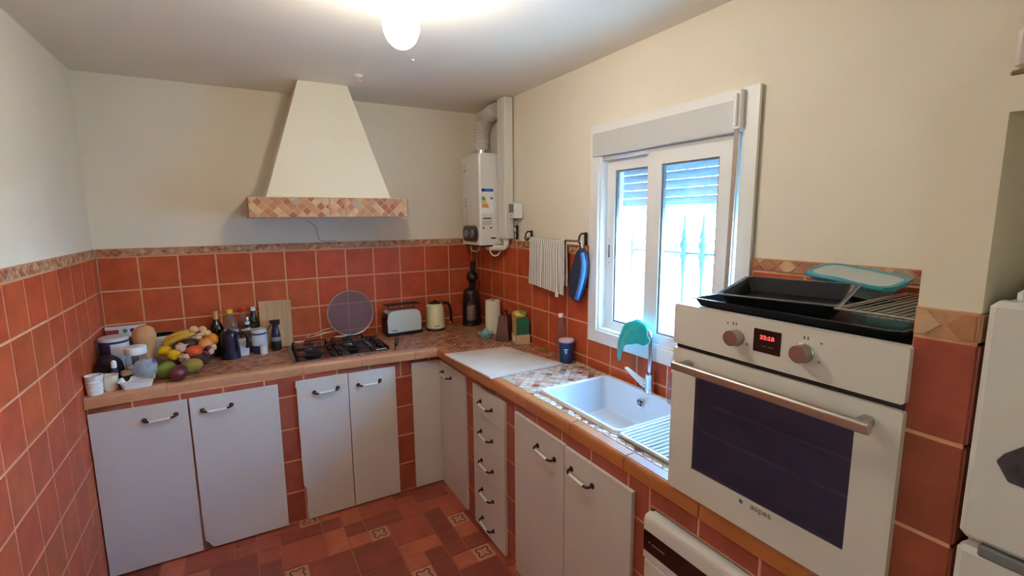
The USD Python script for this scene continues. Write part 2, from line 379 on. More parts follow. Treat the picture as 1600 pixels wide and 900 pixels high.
# the shutter box front, flush with the trim
wn.part('shutter_box_front', cbox(wx-.022, wx+.03, -1.508, -2.372, 2.172, 2.292, .003), 'light_grey', 'pale grey removable front of the roller shutter box')
wn.part('track', [wbox(-2.352, -2.358, 1.235, 2.172, wx-.004, wx+.02, .001), wbox(-2.372, -2.380, 1.235, 2.172, wx-.004, wx+.02, .001), wbox(-1.565, -2.36, 2.150, 2.172, wx+.005, wx+.08, .001)], 'light_grey')
clear('pane_glass', (250, 253, 255), .02, 1.0)
def sash(y0, y1, z0, z1, xf, st, gy0, gy1, gz0, gz1):
    f = sbox(-y0, z0, -y1, z1).difference(sbox(-gy0, gz0, -gy1, gz1)); m = ext(f, .03, -.015); m.apply_transform(at(F_RIGHT, x=xf)); s = wn.part('sash', m, 'white_plastic')
    g = sbox(-gy0, gz0, -gy1, gz1).difference(sbox(-gy0+.009, gz0+.009, -gy1-.009, gz1-.009)); m = ext(g, .018, -.009); m.apply_transform(at(F_RIGHT, x=xf+.002)); wn.part('gasket', m, 'grey_plastic', parent=s)
    wn.part('pane', cbox(xf-.002, xf+.002, gy0-.004, gy1+.004, gz0+.004, gz1-.004, .0005), 'pane_glass', parent=s)
    return s
s1 = sash(-1.55, -1.935, 1.228, 2.168, wx+.058, 0, -1.622, -1.88, 1.277, 2.094)
s2 = sash(-1.893, -2.345, 1.228, 2.152, wx+.02, 0, -1.978, -2.288, 1.285, 2.092)
wn.part('latch', [cbox(wx+.036, wx+.044, -1.585, -1.592, 1.63, 1.70, .002)]+[cbox(wx+.038, wx+.044, -1.5865, -1.5905, z, z+.004, .001) for z in (1.60, 1.725)], 'grey_plastic', parent=s1)
wn.part('strap_guide', [cbox(wx-.04, wx-.014, -2.368, -2.402, 2.18, 2.325, .004), cbox(wx-.05, wx-.04, -2.378, -2.392, 2.19, 2.31, .003)], 'white_plastic', 'white plastic shutter strap guide')
wn.part('strap', hull([(x, y, z) for x in (wx-.032, wx-.030) for y, z in ((-2.375, 2.19), (-2.393, 2.19), (-2.362, 1.18), (-2.380, 1.18))]), 'border_grey', 'beige woven shutter strap')
# sill slab of the opening outside
wn.part('outer_sill', cbox(wx+.16, wx+.32, OY1, OY0, 1.17, 1.21, .004), 'border_grey')
# roller shutter outside the panes
rs = T('roller_shutter', 'white roller shutter half lowered outside the window panes', 'roller shutter', (wx+.175, 0, 0))
for k in range(9):
    z0 = 1.905+.042*k
    pr = Polygon([(-.006, z0+.002), (-.009, z0+.012), (-.009, z0+.030), (-.005, z0+.041), (.005, z0+.041), (.007, z0+.02), (.005, z0+.002)])
    m = ext(pr, .87, 0); m.apply_transform(frame((0, -1.545, 0), (1, 0, 0), (0, 0, 1))); rs.part('slat', m, 'shutter_slat') if 'shutter_slat' in MAT else (mat('shutter_slat', (168, 178, 186), .5), rs.part('slat', m, 'shutter_slat'))
rs.part('bottom_rail', cbox(-.012, .012, -1.545, -2.415, 1.858, 1.905, .004), 'white_plastic')
# wrought grille
mat('grille_paint', (74, 84, 96), .5)
gr = T('window_grille', 'grey painted iron grille with knotted bars outside the window', 'window grille', (wx+.31, 0, 0))
def knot(y, zc):
    P = [(.007, 1.12), (.007, zc-.13), (.010, zc-.12), (.011, zc-.09), (.016, zc-.06), (.012, zc-.045), (.020, zc-.03), (.022, zc-.01), (.013, zc+.003), (.013, zc+.012), (.024, zc+.03), (.024, zc+.05), (.013, zc+.066), (.018, zc+.075), (.014, zc+.10), (.009, zc+.12), (.007, zc+.15), (.007, 2.35)]
    return mv(lathe(P, 10), (0, y, 0))
for y in (-1.475, -1.663, -1.868, -1.985, -2.17, -2.33): gr.part('bar', knot(y, 1.665), 'grille_paint')
gr.part('cross_rail', [cbox(-.004, .004, -1.42, -2.48, 1.655, 1.665, .001), cbox(-.006, .006, -1.42, -2.48, 1.12, 1.132, .002), cbox(-.006, .006, -1.42, -2.48, 2.33, 2.345, .002)], 'grille_paint')
gr.part('lock_plate', hull([(x, y, z) for x in (-.025, -.012) for y, z in ((-1.36, 1.642), (-1.36, 1.675), (-1.48, 1.642), (-1.48, 1.68), (-1.515, 1.662))]), 'grille_paint', 'flat pointed latch plate')
# the ground and a white yard wall outside
mat('yard', (150, 148, 142), .9, var=.05, scale=3); mat('yard_wall', (178, 176, 170), .9, var=.03, scale=2)
single('trim_1', cbox(W+.25, W+9, -9, 6, -.6, -.4), 'yard', kind='structure')
yw = T('yard_wall', 'pale rendered yard wall seen through the window panes', 'wall', (W+5, -2, 0))
yw.part('wall', cbox(0, .2, -6, 8, -.5, 1.3, .01), 'yard_wall'); yw.part('coping', cbox(-.04, .24, -6, 8, 1.3, 1.36, .01), 'yard_wall')

# ================================================================ masonry base, worktop, cabinets
ZC = .99
cb = T('counter_base', 'terracotta tiled masonry base under the L-shaped worktop', 'counter base', (0, 0, 0))
cb.part('core', [cbox(.002, 1.91, -.55, -.5832, 0, .937, .001), cbox(1.8768, 1.91, -.584, -2.52, 0, .937, .001), cbox(1.8768, 1.91, -2.52, -3.185, .865, .937, .001), cbox(1.90, 2.42, -2.49, -2.515, 0, .937, .001)], 'grout')
def base_tiles(F, a0s, b, seed):
    r = random.Random(seed)
    for a0, a1, b0, b1 in a0s:
        cb.part('base_tile', plate(F, R4(a0+G, a1-G, b0+G, b1-G), .006, .0022, base=-.006, jit=.0003, rng=r), 'terracotta_front', smooth=False)
FB, FR = at(F_BACK, y=-.585), at(F_RIGHT, x=1.875)
Z5 = [.003, .203, .405, .608, .812]
L_ = []
for a in [.002, .183, .386, .586, .79]: pass
aps = [.003, .183, .386, .586, .79, 1.0, 1.19, 1.39, 1.59, 1.79, 1.872]
L_ += [(aps[i], aps[i+1], .812, .934) for i in range(len(aps)-1)]
for x0, x1 in ((.852, .962), (1.548, 1.666)): L_ += [(x0, x1, Z5[i], Z5[i+1]) for i in range(4)]
base_tiles(FB, L_, None, 31)
L_ = []
aps = [.592, .80, 1.0, 1.2, 1.4, 1.6, 1.8, 2.0, 2.2, 2.41, 2.515]
L_ += [(aps[i], aps[i+1], .785, .934) for i in range(len(aps)-1)]
for y0, y1 in ((1.0, 1.135), (1.50, 1.628), (2.43, 2.515)): L_ += [(y0, y1, z0, z1) for z0, z1 in ((.003, .165), (.165, .367), (.367, .577), (.577, .785))]
L_ += [(2.515, 2.715, .868, .934), (2.715, 2.915, .868, .934), (2.915, 3.12, .868, .934), (3.12, 3.183, .868, .934)]
base_tiles(FR, L_, None, 32)

# worktop
wt = T('worktop', 'L-shaped worktop of small mottled mosaic with bull-nosed tile edging', 'worktop', (0, 0, 0))
FRONT = [(.001, -.615), (.24, -.580), (.60, -.580), (.94, -.584), (1.32, -.612), (1.825, -.655)]
RIGHT = [(1.825, -.655), (1.834, -1.11), (1.840, -1.395), (1.852, -1.397), (1.862, -1.72), (1.876, -2.09), (1.872, -2.47), (1.868, -3.183)]
OUT = Polygon([(.001, -.002)]+FRONT+RIGHT[1:]+[(W-.002, -3.183), (W-.002, -.002)])
SINK = rpoly(1.985, 2.395, -2.235, -1.69, .03)
HOBH = sbox(.985, -.49, 1.53, -.10)
wt.part('slab', ext(OUT.buffer(-.006).difference(SINK.buffer(-.004)).difference(HOBH), .046, .940), 'mosaic_grout')
def edging(pts, step, mt, seed, skip_first=0):
    r = random.Random(seed); P = np.array(pts, float)
    d = np.r_[0, np.cumsum(np.linalg.norm(np.diff(P, axis=0), axis=1))]
    cuts = [0]; 
    while cuts[-1] < d[-1]-.02: cuts.append(min(d[-1], cuts[-1]+step))
    for s0, s1 in zip(cuts[:-1], cuts[1:]):
        a = np.array([np.interp(s0+.002, d, P[:, k]) for k in (0, 1)]); b = np.array([np.interp(s1-.002, d, P[:, k]) for k in (0, 1)])
        u = b-a; ln = np.linalg.norm(u)
        if ln < .01: continue
        u /= ln; n = np.array([-u[1], u[0]])           # towards the wall
        pr = [(.0, .934), (-.0, .972), (.004, .983), (.012, .989), (.052, .990), (.052, .980), (.040, .936)]
        v = [(*(q+n*o), z) for q in (a, b) for o, z in pr]
        wt.part('edge_tile', hull(v), mt)
edging(FRONT, .335, 'edge_tile', 1); edging(RIGHT[:3], .25, 'edge_tile_dark', 2); edging(RIGHT[3:], .33, 'edge_tile_dark', 3)
BOARD = Polygon([(1.80, -.83), (2.225, -.88), (2.33, -1.385), (1.845, -1.385)])
INN = OUT.buffer(-.056, join_style=2).union(OUT.intersection(sbox(.001, -.1, W-.002, -.002))).union(OUT.intersection(sbox(2.3, -3.18, W-.002, -.002))).difference(SINK.buffer(.004)).difference(HOBH.buffer(.01)).difference(BOARD.buffer(.004))
DRY = sbox(1.97, -2.62, 2.40, -2.255)
r = random.Random(77); loose = {}; npc = 0; CELL = .046; hh = CELL/2
from shapely.prepared import prep
pin = prep(INN); inn_ = INN
daylit_tones = ['mosaic_cream', 'mosaic_tan', 'mosaic_pink', 'mosaic_brick', 'mosaic_grey']
for j in range(0, 150):
    for i in range(0, 58):
        cx, cy = i*CELL+(hh if j % 2 else 0), -.01-j*hh
        if cy < -3.19: continue
        q = Polygon([(cx-hh+.002, cy), (cx, cy-hh+.002), (cx+hh-.002, cy), (cx, cy+hh-.002)])
        if not pin.intersects(q): continue
        if not pin.contains(q):
            q = q.intersection(inn_)
        gs = [g for g in getattr(q, 'geoms', [q]) if g.geom_type == 'Polygon' and g.area > 9e-5]
        sinkside = cx > 1.8 and cy < -1.38
        for g in gs:
            g = g.convex_hull
            t = r.choices(daylit_tones, (6, 1.6, 1.6, 1.2, 1.2))[0] if sinkside else r.choices(['warm_tan', 'warm_pink', 'warm_brick', 'warm_brown'], (3, 2.4, 1.3, 2.2))[0]  # same mosaic: paler tones by the window put its daylight into the colour
            m = plate(F_FLOOR, g, .004, .0012, base=.986)
            if sinkside and -2.62 < cy and npc < 285: npc += 1; wt.part('mosaic_piece', m, t, smooth=False)
            else: loose.setdefault(t, []).append(m)
for k, ms in loose.items(): wt.part('mosaic_field', ms, k, kind='stuff', smooth=False)

# pale board let into the worktop
pb = T('pastry_board', 'large white stone pastry board lying on the worktop at the inner corner', 'board', (0, 0, .990))
mat('board_white', (222, 206, 190), .4, dark=(206, 180, 154), scale=3)
pb.part('slab', ext(BOARD.buffer(-.004).buffer(.004), .009, 0), 'board_white')

# cabinets
def handle(t, door, F, a, b, tilt=0):
    """bow pull: two dark feet and arms with a white porcelain grip between them, a,b the middle, 13.5 cm long"""
    M = F.copy()
    def put(m): m = tri(m).copy(); m.apply_transform(frame_at(F, a, b, tilt)); return m
    L = .068
    arm = [tube(bez([(s*L, 0, 0), (s*L, -.001, .016), (s*(L-.008), -.003, .026), (s*.043, -.004, .029)], 10), [.0058]*4+[.0055]*20 if False else .0056, 8) for s in (-1, 1)]
    ft = [mv(lathe([(0, 0), (.012, 0), (.012, .003), (.007, .007), (0, .008)], 14), (s*L, 0, 0)) for s in (-1, 1)]
    for x, y in zip(arm, ft): t.part('handle_post', trimesh.boolean.union([put(x), put(y)], engine='manifold') if False else [put(x), put(y)], 'old_brass', 'dark metal handle post', parent=door)
    pr = [(0, -.046), (.0062, -.046), (.0075, -.040), (.0062, -.034), (.0078, -.022), (.0064, -.012), (.0082, 0), (.0064, .012), (.0078, .022), (.0062, .034), (.0075, .040), (.0062, .046), (0, .046)]
    g = mv(mv(lathe(pr, 14), ry=90), (0, -.004, .029))
    t.part('handle_grip', put(g), 'porcelain', 'white beaded porcelain grip', parent=door)
def frame_at(F, a, b, tilt):
    M = F@trimesh.transformations.translation_matrix((a, b, 0))@trimesh.transformations.rotation_matrix(math.radians(tilt), (0, 0, 1)); return M
DB, DR = at(F_BACK, y=-.603), at(F_RIGHT, x=1.857)
def door(t, F, poly, name='door', th=.016):
    if not hasattr(poly, 'exterior'): poly = Polygon(poly)
    m = ext(poly, th, -th); m.apply_transform(F); return t.part(name, m, 'door_white', smooth=False)
Z0, Z1 = .012, .9
rz = random.Random(4)
def ragged(p0, p1, n, amp):
    p0, p1 = np.array(p0), np.array(p1); d = p1-p0; nn = np.array([-d[1], d[0]])/np.linalg.norm(d)
    return [tuple(p0+d*t+nn*rz.uniform(-amp, amp)) for t in np.linspace(0, 1, n)]
c1 = T('cabinet', 'wide two-door white cabinet below the fruit, against the left wall', 'cabinet')
d = door(c1, DB, R4(.006, .417, Z0, Z1)); handle(c1, d, DB, .295, .828, 2)
d = door(c1, DB, [(.425, .9), (.430, .075)]+ragged((.432, .072), (.475, .014), 6, .006)+[(.856, .012), (.857, .9)]); handle(c1, d, DB, .55, .828, 2)
c1.part('chipped_corner', mv(ext(Polygon([(.428, .012), (.428, .085), (.48, .012)]), .006, -.013), (0, 0, 0)).apply_transform(DB), 'chip', 'bare brown board at a chipped corner')
c2 = T('cabinet', 'two-door white cabinet directly below the gas hob', 'cabinet')
d = door(c2, DB, [(.953, .9), (.948, .87)]+ragged((.953, .86), (.956, .24), 9, .0015)+ragged((.966, .22), (.968, .012), 8, .004)+[(1.245, .012), (1.2485, .9)]); handle(c2, d, DB, 1.119, .820, 2)
d = door(c2, DB, R4(1.2525, 1.548, Z0, .898)); handle(c2, d, DB, 1.378, .819, 2)
c3 = T('cabinet', 'white corner cabinet in the inner angle, with one handle', 'cabinet')
door(c3, DB, R4(1.660, 1.858, Z0, .897), 'corner_panel')
d = door(c3, DR, R4(.607, 1.012, .008, .895)); handle(c3, d, DR, .73, .822, -3)
c4 = T('drawer_unit', 'narrow white unit of five drawers in the right-hand run', 'drawer unit')
zs = [.008, .190, .372, .552, .734, .893]
for k in range(5):
    d = door(c4, DR, R4(1.130, 1.512, zs[k]+.0008, zs[k+1]-.0008), 'drawer'); handle(c4, d, DR, 1.305, zs[k]+.075 if k < 4 else .808, -3)
c5 = T('cabinet', 'two-door white cabinet directly below the white sink', 'cabinet')
d = door(c5, DR, R4(1.622, 2.043, Z0, .887)); handle(c5, d, DR, 1.905, .795, -3)
d = door(c5, DR, R4(2.047, 2.449, Z0, .884)); handle(c5, d, DR, 2.165, .802, -3)

# ================================================================ extractor hood
hd = T('extractor_hood', 'white plastered pyramid extractor hood with a diamond-tiled ledge over the hob', 'extractor hood', (0, 0, 0))
HX0, HX1, HY, HZ0, HZ1 = .785, 1.722, -.47, 1.862, 1.984
mb = hull([(.885, .006, HZ1-.001), (1.610, .006, HZ1-.001), (.885, -.452, HZ1-.001), (1.610, -.452, HZ1-.001), (1.108, .006, H-.001), (1.392, .006, H-.001), (1.108, -.37, H-.001), (1.392, -.37, H-.001)])
hd.part('chimney', mb, 'hood_plaster', smooth=False)
hd.part('ledge', [cbox(HX0, HX0+.03, HY+.006, .006, HZ0, HZ1-.002), cbox(HX1-.03, HX1, HY+.006, .006, HZ0, HZ1-.002), cbox(HX0, HX1, HY+.006, HY+.035, HZ0, HZ1-.002), cbox(HX0+.02, HX1-.02, HY+.03, .006, HZ1-.03, HZ1-.002)], 'border_base')
FH = at(F_BACK, y=HY)
r = random.Random(41); k = 0
for a0, a1 in ((HX0+.004, 1.225), (1.229, 1.318), (1.322, HX1-.006)):
    hd.part('ledge_tile', plate(FH, R4(a0, a1, HZ0+.002, HZ1-.004), .005, .001, base=-.0052), 'border_cream')
    ce = .0525; hh = ce/2; off = r.uniform(0, ce)
    for j in range(-4, 5):
        for i in range(-1, 14):
            cx, cy = a0+off+i*ce+(hh if j % 2 else 0)-ce, (HZ0+HZ1)/2+.004+j*hh
            q = Polygon([(cx-hh+.0025, cy), (cx, cy-hh+.0025), (cx+hh-.0025, cy), (cx, cy+hh-.0025)]).intersection(sbox(a0+.003, HZ0+.004, a1-.003, HZ1-.006))
            if q.is_empty or q.area < 2e-4: continue
            t = r.choices(['border_tan', 'border_cream', 'border_brick', 'border_brown', 'border_grey'], (3, 4, 1.2, 1.8, .5))[0]
            hd.part('ledge_piece', plate(FH, q, .0022, .001, base=-.0004), t)
hd.part('filter', cbox(HX0+.08, HX1-.08, HY+.06, -.04, HZ0+.02, HZ0+.035, .002), 'steel', 'metal filter under the ledge')
pth = bez([(1.085, HY+.05, HZ0+.03), (1.085, HY+.02, HZ0-.004), (1.12, -.30, 1.84), (1.19, -.10, 1.80), (1.215, -.012, 1.73), (1.24, -.006, 1.70), (1.33, -.006, 1.698)], 40)
mat('cable_beige', (170, 150, 126), .6)
hd.part('cable', tube(pth, .0022, 6), 'cable_beige', 'thin beige cable trailing to the wall')
# ================================================================ pier, slab and niche round the fridge
pi = T('wall_pier', None, None, kind='structure')
m = ext(Polygon([(3.192, 0), (3.192, 2.084), (-YB, 2.084), (-YB, 2.024), (3.288, 2.024), (3.288, 0)]).buffer(-.006).buffer(.006), W+.02-1.885, -(W+.02-1.885)); m.apply_transform(at(F_RIGHT, x=1.885))
pi.part('plaster', m, 'plaster')
pi.part('niche_back', cbox(W-.01, W+.02, -3.29, YB, 0, 2.03, .001), 'plaster')
pi.part('grout', [cbox(1.8815, W, -3.1915, -3.288, 0, 1.67, .001)], 'grout')
FP = at(F_RIGHT, x=1.880)
r_ = random.Random(9)
for z0, z1 in ((.0, .19), (.19, .39), (.39, .59), (.59, .79), (.79, .995), (.995, 1.203), (1.203, 1.411), (1.411, 1.612)):
    pi.part('pier_tile', plate(FP, R4(3.1915, 3.2895, z0+G, z1-G), .006, .002, base=-.006, jit=.0006, rng=r_), 'terracotta_front', smooth=False)
FS = frame((0, -3.290, 0), (1, 0, 0), (0, 0, 1))
for z0, z1 in ((1.203, 1.411), (1.411, 1.612), (.995, 1.203), (.79, .995)):
    for x0 in (1.882, 2.082, 2.282): pi.part('side_tile', plate(FS, R4(x0+G, min(x0+.2, W)-G, z0+G, z1-G), .006, .002, base=-.004, jit=.0004, rng=r_), 'terracotta_front', smooth=False)
border_strip(pi, FP, 3.191, 3.2885, 1.614, 1.668, 0, .094, 25)
pi.part('side_border', plate(FS, R4(1.882, W-.004, 1.614, 1.668), .006, .002, base=-.004), 'border_brown')
# ================================================================ sink, tap, drainer
def ring_bowl(x0, x1, y0, y1, zt, depth, rim, r, n=8):
    """open basin: rounded rectangle rings from the rim down"""
    def ringp(inset, z, rr):
        p = rpoly(x0+inset, x1-inset, y0+inset, y1-inset, max(.008, rr), n); q = np.array(p.exterior.coords)[:-1]
        t = np.linspace(0, 1, 97)[:-1]; out = [p.exterior.interpolate(s, normalized=True) for s in t]; return np.array([(o.x, o.y, z) for o in out])
    L = [ringp(.002, zt-.016, r), ringp(0, zt-.008, r), ringp(.004, zt, r), ringp(rim-.006, zt, r), ringp(rim, zt-.006, r*.9), ringp(rim+.012, zt-depth*.85, r*.9), ringp(rim+.022, zt-depth*.97, r*.8), ringp(rim+.04, zt-depth, r*.6)]
    n_ = 96; v = np.vstack(L+[[np.mean(L[-1], axis=0)]]); f = []
    for i in range(len(L)-1):
        for k in range(n_):
            k2 = (k+1) % n_; f += [(i*n_+k, i*n_+k2, (i+1)*n_+k2), (i*n_+k, (i+1)*n_+k2, (i+1)*n_+k)]
    b = (len(L)-1)*n_
    for k in range(n_): f.append((b+k, b+(k+1) % n_, len(v)-1))
    return trimesh.Trimesh(v, f, process=False)
sk = T('kitchen_sink', 'white rectangular ceramic sink set into the mosaic worktop under the window', 'sink', w=(2.19, -1.965, .83))
sk.part('basin', ring_bowl(1.968, 2.415, -2.250, -1.676, 1.002, .175, .024, .03), 'sink_white', smooth=40)
O = mv(lathe([(0, 0), (.017, 0), (.020, -.003), (.0215, 0), (.0195, .004), (.017, .003)], 24), (0, 0, 0), ry=-96)
O = mv(O, (2.372, -1.965, .945)); sk.part('overflow_ring', O, 'chrome', 'chrome overflow ring with a dark hole')
sk.part('overflow_hole', mv(lathe([(0, .002), (.0155, .002), (.0155, -.002), (0, -.002)], 20), (2.371, -1.965, .945), ry=-96), 'black_plastic')
sk.part('overflow_cross', [mv(cbox(-.0155, .0155, -.002, .002, -.001, .004, .0005), (2.3705, -1.965, .945), ry=-96, rz=0), mv(cbox(-.002, .002, -.0155, .0155, -.001, .004, .0005), (2.3705, -1.965, .945), ry=-96)], 'chrome')
sk.part('drain', lathe([(0, .003), (.03, .003), (.036, .0), (0, 0)], 24).apply_translation((2.19, -1.96, .828)), 'chrome')
sk.part('bead', ext(rpoly(1.960, 2.36, -2.255, -1.672, .03).difference(rpoly(1.975, 2.40, -2.24, -1.69, .03)), .004, .989), 'mosaic_tan', 'old beige sealant bead')

fa = T('mixer_tap', 'tall chrome kitchen mixer tap with a flat lever behind the sink', 'tap', w=(2.405, -1.992, .99))
fa.part('base', lathe([(0, .0125), (.026, .0125), (.027, .017), (.023, .022), (.022, .10), (.019, .112), (.0, .114)], 28).apply_translation((2.405, -1.992, .99)), 'chrome')
sp = bez([(2.405, -1.992, 1.10), (2.405, -1.992, 1.20), (2.403, -1.985, 1.285), (2.398, -1.945, 1.325), (2.390, -1.895, 1.326), (2.383, -1.845, 1.300), (2.378, -1.822, 1.25), (2.376, -1.818, 1.215)], 50)
fa.part('spout', tube(sp, .0115, 14), 'chrome')
fa.part('spray_head', tube([(2.376, -1.818, 1.225), (2.376, -1.817, 1.222), (2.376, -1.815, 1.16), (2.376, -1.815, 1.157)], [.012, .0165, .0175, .014], 18), 'chrome')
lev = hull([(2.395+dx, -1.985+dy, 1.035+dz) for dx, dy, dz in ((-.012, .012, -.014), (-.012, .012, .016), (.010, .012, -.014), (.010, .012, .016))]+[(2.350+dx, -1.885, 1.105+dz) for dx in (-.009, .010) for dz in (-.003, .004)])
fa.part('lever', lev, 'white_plastic', 'flat pale lever')
fa.part('lever_hub', tube([(2.404, -1.975, 1.035), (2.394, -1.945, 1.040)], .017, 18), 'chrome')

mat('cyan_cloth', (32, 178, 176), .95, var=.12, scale=30, bump=.5, bscale=500, sheen=.4)
# cloth hung over the spout: a sheet that follows the spout and falls on both sides
sp2 = sp[16:46]; nu, nv = len(sp2), 25; v = []
for i, p_ in enumerate(sp2):
    q = i/(nu-1)
    lf = .085+.05*math.sin(q*2.2)+.012*math.sin(9*q); lb = .05+.02*math.cos(4*q)
    for j in range(nv):
        s = j/(nv-1)*2-1; L = (lf if s < 0 else lb); d = abs(s)*L
        ang = min(1, d/.022)*math.pi/2; rr = .0145
        px_ = (-1 if s < 0 else 1)*(rr*math.sin(ang)+.012*max(0, d-.022)/.08*(1+.8*math.sin(8*q+s*3))); pz = rr*math.cos(ang)-max(0, d-.022)+.003*math.sin(22*q+5*s)
        v.append((p_[0]+px_, p_[1]+.010*math.sin(11*s+4*q)*abs(s)-(.03*abs(s) if s < 0 else 0)*(1-q), p_[2]+pz+.004))
v = np.array(v); f = [(i*nv+j, (i+1)*nv+j, (i+1)*nv+j+1, i*nv+j+1) for i in range(nu-1) for j in range(nv-1)]
def shell(v, f, t):
    m = tri((v, f)); n = m.vertex_normals; a = m.vertices+n*t/2; b = m.vertices-n*t/2; F = m.faces; k = len(a)
    e = m.edges_sorted; u, c = np.unique(e, axis=0, return_counts=True); bd = set(map(tuple, u[c == 1])); side = []
    for x, y in m.edges:
        if (min(x, y), max(x, y)) in bd: side += [(x, x+k, y+k), (x, y+k, y)]
    return trimesh.Trimesh(np.vstack([a, b]), np.vstack([F, F[:, ::-1]+k, side]), process=False)
single('cleaning_cloth', shell(v, f, .003), 'cyan_cloth', 'turquoise microfibre cloth hung over the chrome tap spout', 'cloth', smooth=60)

dr = T('draining_rack', 'small white ribbed draining tray on the worktop beside the sink', 'draining tray', w=(2.12, -2.42, .990))
dr.part('tray', [ext(rpoly(1.962, 2.36, -2.60, -2.262, .015), .006, .991), ext(rpoly(1.962, 2.36, -2.60, -2.262, .015).difference(rpoly(1.972, 2.35, -2.59, -2.272, .012)), .016, .991)], 'white_plastic')
for k in range(14): dr.part('rib', cbox(1.978, 2.345, -2.282-.022*k, -2.291-.022*k, .997, 1.006, .002), 'white_plastic')
dr.part('foot_rim', ext(rpoly(1.958, 2.364, -2.604, -2.258, .017).difference(rpoly(1.964, 2.358, -2.598, -2.264, .014)), .005, .990), 'grey_plastic', 'grey lower rim')

# ================================================================ oven
mat('oven_white', (222, 216, 206), .28, coat=.2)
mat('oven_inside', (78, 74, 84), .35)
clear('oven_glass', (196, 188, 210), .03, .60, (76, 71, 94))
ov = T('built_in_oven', 'white built-in oven with a dark glass door standing on the worktop beside the pier', 'oven', w=(2.1, -2.9, .992))
OX = 1.862
ov.part('body', [cbox(1.884, 2.40, -2.612, -2.632, .993, 1.583, .002), cbox(1.884, 2.40, -3.17, -3.188, .993, 1.583, .002), cbox(1.884, 2.40, -2.612, -3.188, 1.57, 1.585, .002), cbox(1.884, 2.40, -2.612, -3.188, .993, 1.005, .002), cbox(2.39, 2.405, -2.612, -3.188, .993, 1.585, .002)], 'black_enamel')
ov.part('cavity', [cbox(1.90, 2.33, -2.66, -2.67, 1.05, 1.42, .001), cbox(1.90, 2.33, -3.13, -3.14, 1.05, 1.42, .001), cbox(1.90, 2.33, -2.66, -3.14, 1.05, 1.06, .001), cbox(1.90, 2.33, -2.66, -3.14, 1.41, 1.42, .001), cbox(2.32, 2.33, -2.66, -3.14, 1.05, 1.42, .001)], 'oven_inside')
dp = rpoly(2.602, 3.197, .994, 1.452, .008)
m = ext(dp.difference(sbox(2.689, 1.088, 3.113, 1.389)), .02, -.02); m.apply_transform(at(F_RIGHT, x=OX)); od = ov.part('door', m, 'oven_white')
ov.part('door_glass', cbox(OX+.002, OX+.006, -2.685, -3.117, 1.084, 1.393, .0005), 'oven_glass', 'dark tinted glass', parent=od)
for k, (z, x) in enumerate(((1.185, 1.925), (1.255, 1.975))):
    ov.part('shelf_bar', tube([(x, -2.672, z), (x, -3.128, z)], .0045, 8), 'white_plastic', 'shelf bar behind the glass, coloured white for its lamp highlight')  # white colour stands in for lamp highlights on chrome bars
ov.part('shelf_wires', [tube([(1.93+.04*k, -2.672, 1.185), (1.93+.04*k, -3.128, 1.185)], .002, 6) for k in range(1, 9)], 'steel')
cp = ext(rpoly(2.602, 3.197, 1.466, 1.588, .008), .022, -.022); cp.apply_transform(at(F_RIGHT, x=OX)); ov.part('control_panel', cp, 'oven_white')
ov.part('gap', cbox(OX+.012, OX+.03, -2.606, -3.193, 1.45, 1.468, .001), 'black_plastic', 'dark gap between door and panel')
hb = ext(rpoly(-.010, .010, -.013, .013, .007), .515, 0); hb.apply_transform(frame((OX-.047, -2.645, 1.412), (1, 0, 0), (0, 0, 1))); ov.part('door_handle', hb, 'brushed', 'champagne metal bar handle', parent=od)
for y in (-2.668, -3.138): ov.part('handle_mount', cbox(OX-.045, OX+.002, y-.012, y+.012, 1.400, 1.424, .004), 'steel', parent=od)
for y in (-2.813, -2.992):
    kb = mv(lathe([(0, 0), (.024, 0), (.0245, .004), (.0225, .005), (.0215, .026), (.020, .028), (.0, .0285)], 36), (OX, y, 1.527), ry=-90); kp = ov.part('knob', kb, 'steel', 'brushed metal control knob')
ov.part('display', cbox(OX-.0015, OX+.004, -2.864, -2.936, 1.503, 1.563, .0005), 'black_gloss', 'small black display window')
mat('led_red', (255, 40, 40), .5, emit=1.6)
def write(s, h, x, y, z, dep=.0008, bold=False):
    m = meshkit.text_mesh(s, h, dep, bold); w = m.bounds[1][0]-m.bounds[0][0]; m.apply_translation((-m.bounds[0][0]-w/2, 0, 0)); m.apply_transform(frame((x, y, z), (0, -1, 0), (0, 0, 1))); return m
ov.part('clock_digits', write('22:18', .0098, OX-.0016, -2.901, 1.538, bold=True), 'led_red', 'red clock digits 22:18', smooth=False)
mat('print_grey', (120, 118, 116), .6)
ov.part('display_marks', [cbox(OX-.0022, OX-.0014, y-.006, y+.006, 1.5195, 1.521, .0002) for y in (-2.895, -2.912)], 'print_grey')
ov.part('brand_dot', mv(lathe([(0, 0), (.006, 0), (.006, .0008), (0, .0008)], 20), (OX-.0002, -2.858, 1.072), ry=-90), 'print_grey')
ov.part('brand_lettering', write('aspes', .0155, OX-.0002, -2.915, 1.066), 'print_grey', 'grey lettering reading aspes', smooth=False)
ov.part('panel_marks', [mv(lathe([(0, 0), (.0028, 0), (.0028, .0006), (0, .0006)], 12), (OX-.0002, y, z), ry=-90) for y, z in ((-2.786, 1.561), (-3.03, 1.558), (-2.846, 1.515), (-3.028, 1.513))]+[cbox(OX-.0008, OX, y-.002, y+.002, z-.004, z+.004, .0002) for y, z in ((-2.812, 1.563), (-2.991, 1.564), (-2.803, 1.563), (-3.0, 1.564))], 'print_grey')

